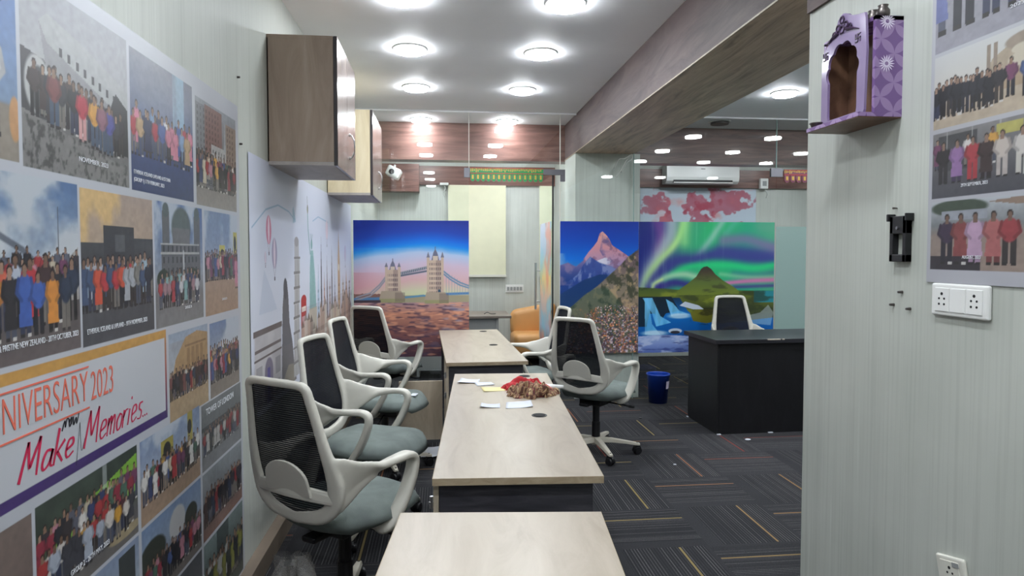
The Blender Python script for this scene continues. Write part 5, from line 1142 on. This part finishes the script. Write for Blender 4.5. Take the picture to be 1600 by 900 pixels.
# flowers on near side board
for zz in (.155, .278):
    bm = bmesh.new()
    for k in range(16):
        a = k*math.pi/8; rr = .026
        pts = [(.006, -.25), (.018, -.1), (rr, 0), (.018, .1), (.006, .25)]
        vs = []
        for r, da in pts:
            X_ = -.052+r*math.cos(a+da); Z_ = zz+r*math.sin(a+da); vs.append(bm.verts.new((min(-.002, max(-.086, X_)), -.0008, min(.294, Z_))))
        try: bm.faces.new(vs)
        except ValueError: pass
    obj('flower_print', bm, 'white_print', t)
# little pots on top and dish on the shelf
for k, (y, lb) in enumerate(((1.85, 'small tarnished metal pot on top of the shrine, nearer of two'), (1.895, 'small tarnished metal pot on top of the shrine, farther of two'))):
    bm = bmesh.new(); pf = [(.0, 0), (.012, 0), (.019, .012), (.019, .024), (.012, .034), (.015, .04), (.010, .04), (.009, .034)]
    R = [[bm.verts.new((r*math.cos(q*2*math.pi/20), r*math.sin(q*2*math.pi/20), z)) for q in range(20)] for r, z in pf[1:]]
    for A, B in zip(R, R[1:]):
        for q in range(20): bm.faces.new((A[q], A[(q+1) % 20], B[(q+1) % 20], B[q]))
    bm.faces.new(R[0][::-1]); bm.faces.new(R[-1]); o = obj('metal_pot', bm, 'metal_dark', smooth=True); o.location = (XR-.045, y, 2.2); tag(o, lb, 'pot', 'pots on the shrine')
bm = bmesh.new(); cyl(bm, (0, 0, 0), (0, 0, .012), .014, .019, 20); cyl(bm, (0, 0, .012), (0, 0, .015), .021, .021, 20); o = obj('small_dish', bm, 'metal_dark'); o.location = (XR-.122, 2.065, 1.917); tag(o, 'tiny grey metal dish on the far corner of the shrine shelf', 'dish')

# =================================================================== GLASS DOOR AND FITTINGS
t = thing('glass_door', 'frameless glass door standing open into the left cabin, printed film on it', 'door', (1.13, YG+.05, 0))
obj('leaf', BX(-.006, .006, .0, .88, .012, 2.30), 'glass', t)
def doorfilm():
    c = Cv(120, 240); c.asp = .62/1.3; c.vgrad([(0, (110, 90, 90)), (.15, (170, 178, 200)), (.4, (226, 186, 160)), (.55, (232, 206, 130)), (.75, (160, 186, 210)), (1, (200, 208, 230))]); c.mix(np.clip((c.noise(4, 6, 130, 4)-.5)*5, 0, 1), (120, 190, 210), .7); c.mix(np.clip((c.noise(3, 5, 131, 4)-.55)*6, 0, 1), (226, 120, 90), .6); return c
fo = print_mesh('film', doorfilm(), (-.008, .80, .5), (0, -.74, 0), (0, 0, 1.33), 'print', t)
obj('edge_seal', BX(-.008, .008, -.008, .0, .012, 2.30), 'black_plastic', t, label='dark near edge of the door')
bm = bmesh.new(); cyl(bm, (-.06, .80, .86), (-.06, .80, 1.39), .013, n=16)
for z in (.95, 1.3): cyl(bm, (-.06, .80, z), (.0, .80, z), .008)
obj('pull_handle', bm, 'chrome', t, smooth=False)
bm = BX((-.9, .12, -.012, .012, 0, .075), (.062, .12, -.012, .012, -.075, .0))
o = obj('patch_fitting', BX((1.02, 1.245, YG-.016, YG+.016, 2.29, 2.345), (1.195, 1.245, YG-.016, YG+.016, 2.225, 2.29)), 'dull_steel', bevel=.002); tag(o, 'grey L-shaped patch fitting at the top right of the doorway', 'door fitting')
o = obj('patch_fitting', BX(.225, .285, YG-.016, YG+.016, 2.255, 2.35), 'dull_steel', bevel=.002); tag(o, 'grey square patch fitting at the top left of the doorway', 'door fitting')
o = obj('patch_fitting', BX(3.43, 3.56, YG-.016, YG+.016, 2.30, 2.39), 'dull_steel', bevel=.002); tag(o, 'grey patch fitting on the glass right of the aurora film', 'door fitting')
# torans
M['toran_green'] = plain('green_foil', rgb(44, 150, 84), .3); M['toran_gold'] = plain('gold_foil', rgb(206, 170, 80), .3, .3); M['toran_red'] = plain('red_braid', rgb(196, 60, 50), .5); M['toran_plum'] = plain('plum_foil', rgb(130, 70, 90), .4)
def toran(label, x0, x1, z, cols, n):
    t = thing('door_garland', label, 'garland', (x0, YG-.02, z)); L = x1-x0
    obj('band', BX(0, L, -.003, .003, .0, .055), cols[0], t)
    bm = bmesh.new(); rg = random.Random(3)
    for k in range(int(L/.018)): bx(bm, k*.018+.003, k*.018+.012, -.006, -.003, .012+.02*rg.random(), .04+.01*rg.random())
    obj('braid', bm, cols[1], t); obj('trim_cord', BX((0, L, -.007, -.003, -.002, .005), (0, L, -.007, -.003, .048, .054)), cols[2], t)
    p0 = None
    for k in range(n):
        xc = (k+.5)*L/n; w_ = L/n*.43; bm = bmesh.new(); pts = [(xc-w_, 0), (xc-w_, -.045)]+[(xc+w_*math.cos(a), -.045-.032*math.sin(-a)) for a in np.linspace(-math.pi, 0, 9)[1:-1]]+[(xc+w_, -.045), (xc+w_, 0)]
        pts = [(a, b if b > -.1 else b) for a, b in pts]
        pts = [(xc-w_, 0), (xc-w_, -.045)]+[(xc-w_*math.cos(a), -.045-.035*math.sin(a)) for a in np.linspace(0, math.pi, 9)[1:-1]]+[(xc+w_, -.045), (xc+w_, 0)]
        prism(bm, pts, -.004, .002, lambda a, b, q: (a, q, b)); pd = obj('pendant', bm, cols[0], t)
        bm = bmesh.new(); bx(bm, xc-w_*.4, xc+w_*.4, -.007, -.004, -.055, -.015); obj('motif', bm, cols[1], pd)
    return t
toran('green and gold door garland with leaf pendants hanging over the glass doorway', .285, 1.02, 2.295, ('toran_green', 'toran_gold', 'toran_red'), 14)
toran('plum and gold door garland on the right glass beside the pillar wall', 3.57, 4.35, 2.32, ('toran_plum', 'toran_gold', 'toran_red'), 12)
# loose wires from the beam onto the pillar
for k, (dx, dz, lb) in enumerate(((0, 0, 'longest white wire dangling below the beam on the pillar'), (.045, .05, 'middle white wire dangling below the beam on the pillar'), (-.03, .09, 'shortest white wire dangling below the beam on the pillar'))):
    bm = bmesh.new(); tube(bm, [tuple(p) for p in smoothpts([(1.93, YG-.02, 2.51), (1.88+dx, YG-.04, 2.46), (1.82+dx, YG-.05, 2.36+dz), (1.77+dx, YG-.04, 2.27+dz)], 6)], .005); o = obj('loose_wire', bm, 'cable', smooth=True); tag(o, lb, 'wire', 'loose wires under the beam')

# =================================================================== LEFT CABIN BEHIND THE GLASS
t = thing('roller_blind', 'cream roller blind on the back wall of the left cabin', 'blind', (.095, YB-.05, 0))
obj('fabric', BX(0, .805, 0, .004, 1.20, 2.45), 'blind', t); obj('bottom_bar', BX(-.005, .81, -.008, .012, 1.165, 1.2), 'offwhite', t, bevel=.003)
t = thing('switch_board', 'white switch board on the cabin wall right of the blind', 'switch board', (.90, YB, 1.0)); obj('plate', BX(0, .255, -.012, 0, -.055, .055), 'white', t, bevel=.004)
for k in range(5): obj('switch', BX(.02+k*.045, .055+k*.045, -.018, -.012, -.025, .025), 'grey_board', t, bevel=.001)
t = thing('cabin_desk', 'grey-brown desk in the left cabin behind the glass', 'desk', (-.35, 7.75, 0)); obj('top', BX(0, 1.18, 0, .72, .722, .75), 'grey_wood', t, bevel=.002)
obj('side_panel', BX(1.0, 1.03, .04, .66, 0, .722), 'grey_board', t); obj('side_panel', BX(.05, .08, .04, .66, 0, .722), 'grey_board', t); obj('front_panel', BX(.08, 1.0, .06, .078, .1, .722), 'grey_board', t)
bm = bmesh.new(); tube(bm, [tuple(p) for p in smoothpts([(.52, 8.0, .756), (.56, 8.05, .77), (.60, 7.98, .757), (.66, 8.0, .756)], 5)], .004); o = obj('short_wire', bm, 'black_plastic', smooth=True); tag(o, 'short curled wire on the cabin desk', 'wire')
t = thing('leather_sofa', 'tan leather sofa in the left cabin seen through the doorway', 'sofa', (.95, 8.52, 0))
obj('seat', rbox(0, .64, 0, .6, .14, .43, .07), 'leather', t, smooth=True)
bm = rbox(-.0, .64, .42, .62, .36, .76, .08); bmesh.ops.transform(bm, matrix=Matrix.Shear('XY', 4, (0, 0)) if False else Matrix.Identity(4), verts=bm.verts)
for v in bm.verts:
    if v.co.z > .6: v.co.z += (v.co.x-.3)*.18
obj('backrest', bm, 'leather', t, smooth=True)
bm = bmesh.new(); cyl(bm, (.5, -.02, .42), (.5, .5, .42), .1, .1, 24); bx(bm, .42, .58, .0, .5, .05, .4); obj('armrest', bm, 'leather', t, smooth=False, bevel=.01)
for x, y in ((.06, .06), (.58, .06), (.06, .55), (.58, .55)): obj('foot', BX(x-.025, x+.025, y-.025, y+.025, 0, .15), 'black_plastic', t)
t = thing('security_camera', 'white camera on a bracket under the wood box in the left cabin', 'camera', (-.62, 8.75, 2.56)); bm = bmesh.new(); bx(bm, -.09, .09, -.12, .12, -.065, .065); bmesh.ops.rotate(bm, verts=bm.verts, cent=(0, 0, 0), matrix=Matrix.Rotation(math.radians(25), 3, 'Y')); obj('housing', bm, 'white', t, bevel=.02)
obj('lens', CY((-.02, -.12, 0), (-.02, -.135, 0), .035), 'hole', t); obj('bracket', CY((0, .05, .0), (0, .2, .12), .015), 'white', t)
t = thing('blind_bracket', 'small white sensor with dangling wires left of the blind', 'sensor', (.04, YB-.05, 2.44)); obj('housing', BX(-.06, .06, -.05, .0, -.0, .035), 'white', t, bevel=.006)
bm = bmesh.new(); tube(bm, [tuple(p) for p in smoothpts([(0, -.02, 0), (.015, -.03, -.05), (-.01, -.02, -.1), (.01, -.02, -.16)], 5)], .006); obj('wire', bm, 'cable', t, smooth=True)
# =================================================================== RIGHT CABIN
t = thing('air_conditioner', 'white split air conditioner on the back wall of the right cabin', 'air conditioner', (3.16, YB-.04, 2.49))
bm = bmesh.new(); pf = [(0, .0), (-.14, .0), (-.19, .035), (-.205, .09), (-.2, .25), (-.18, .27), (0, .27)]; prism(bm, pf, 0, 1.07, lambda a, b, q: (q, a, b)); obj('body', bm, 'white', t, bevel=.004)
obj('louvre', BX(.1, .97, -.197, -.16, .012, .05), 'black_plastic', t); obj('flap', BX(.1, .97, -.215, -.205, .005, .018), 'white', t); obj('display_mark', BX(.5, .56, -.207, -.2, .2, .21), 'dull_steel', t)
t = thing('junction_box', 'white junction box with dangling wire right of the air conditioner', 'junction box', (4.62, YB-.04, 2.50)); obj('box', BX(0, .12, -.06, 0, -.06, .09), 'white', t, bevel=.008); obj('socket', BX(.03, .09, -.064, -.06, -.02, .05), 'grey_board', t)
bm = bmesh.new(); tube(bm, [tuple(p) for p in smoothpts([(.09, -.03, -.06), (.1, -.04, -.1), (.12, -.03, -.14), (.1, -.03, -.19)], 5)], .006); obj('wire', bm, 'cable', t, smooth=True)
def worldmap():
    c = Cv(220, 90); c.asp = 1.75/.8; c.vgrad([(0, (190, 204, 220)), (1, (196, 208, 220))]); n = c.noise(6, 4, 140, 5)
    for x, y, rx, ry in ((.1, .7, .12, .2), (.2, .3, .07, .22), (.5, .35, .1, .28), (.5, .75, .12, .15), (.72, .7, .2, .22), (.85, .25, .08, .12)): c.mix(np.clip((c.ell(x, y, rx*1.3, ry*1.3, 1.2)+1.6*(c.noise(16, 9, 141, 5)-.5)-.62)*7, 0, 1)*(.5+.5*n), (172, 66, 88), .95)
    c.mix(np.clip((n-.6)*5, 0, 1), (226, 130, 130), .5); return c
o = print_mesh('world_map_mural', worldmap(), (2.85, YB-.006, 1.65), (1.75, 0, 0), (0, 0, .8), 'print_matt'); tag(o, 'pale world map mural with red continents on the right cabin wall', 'mural')
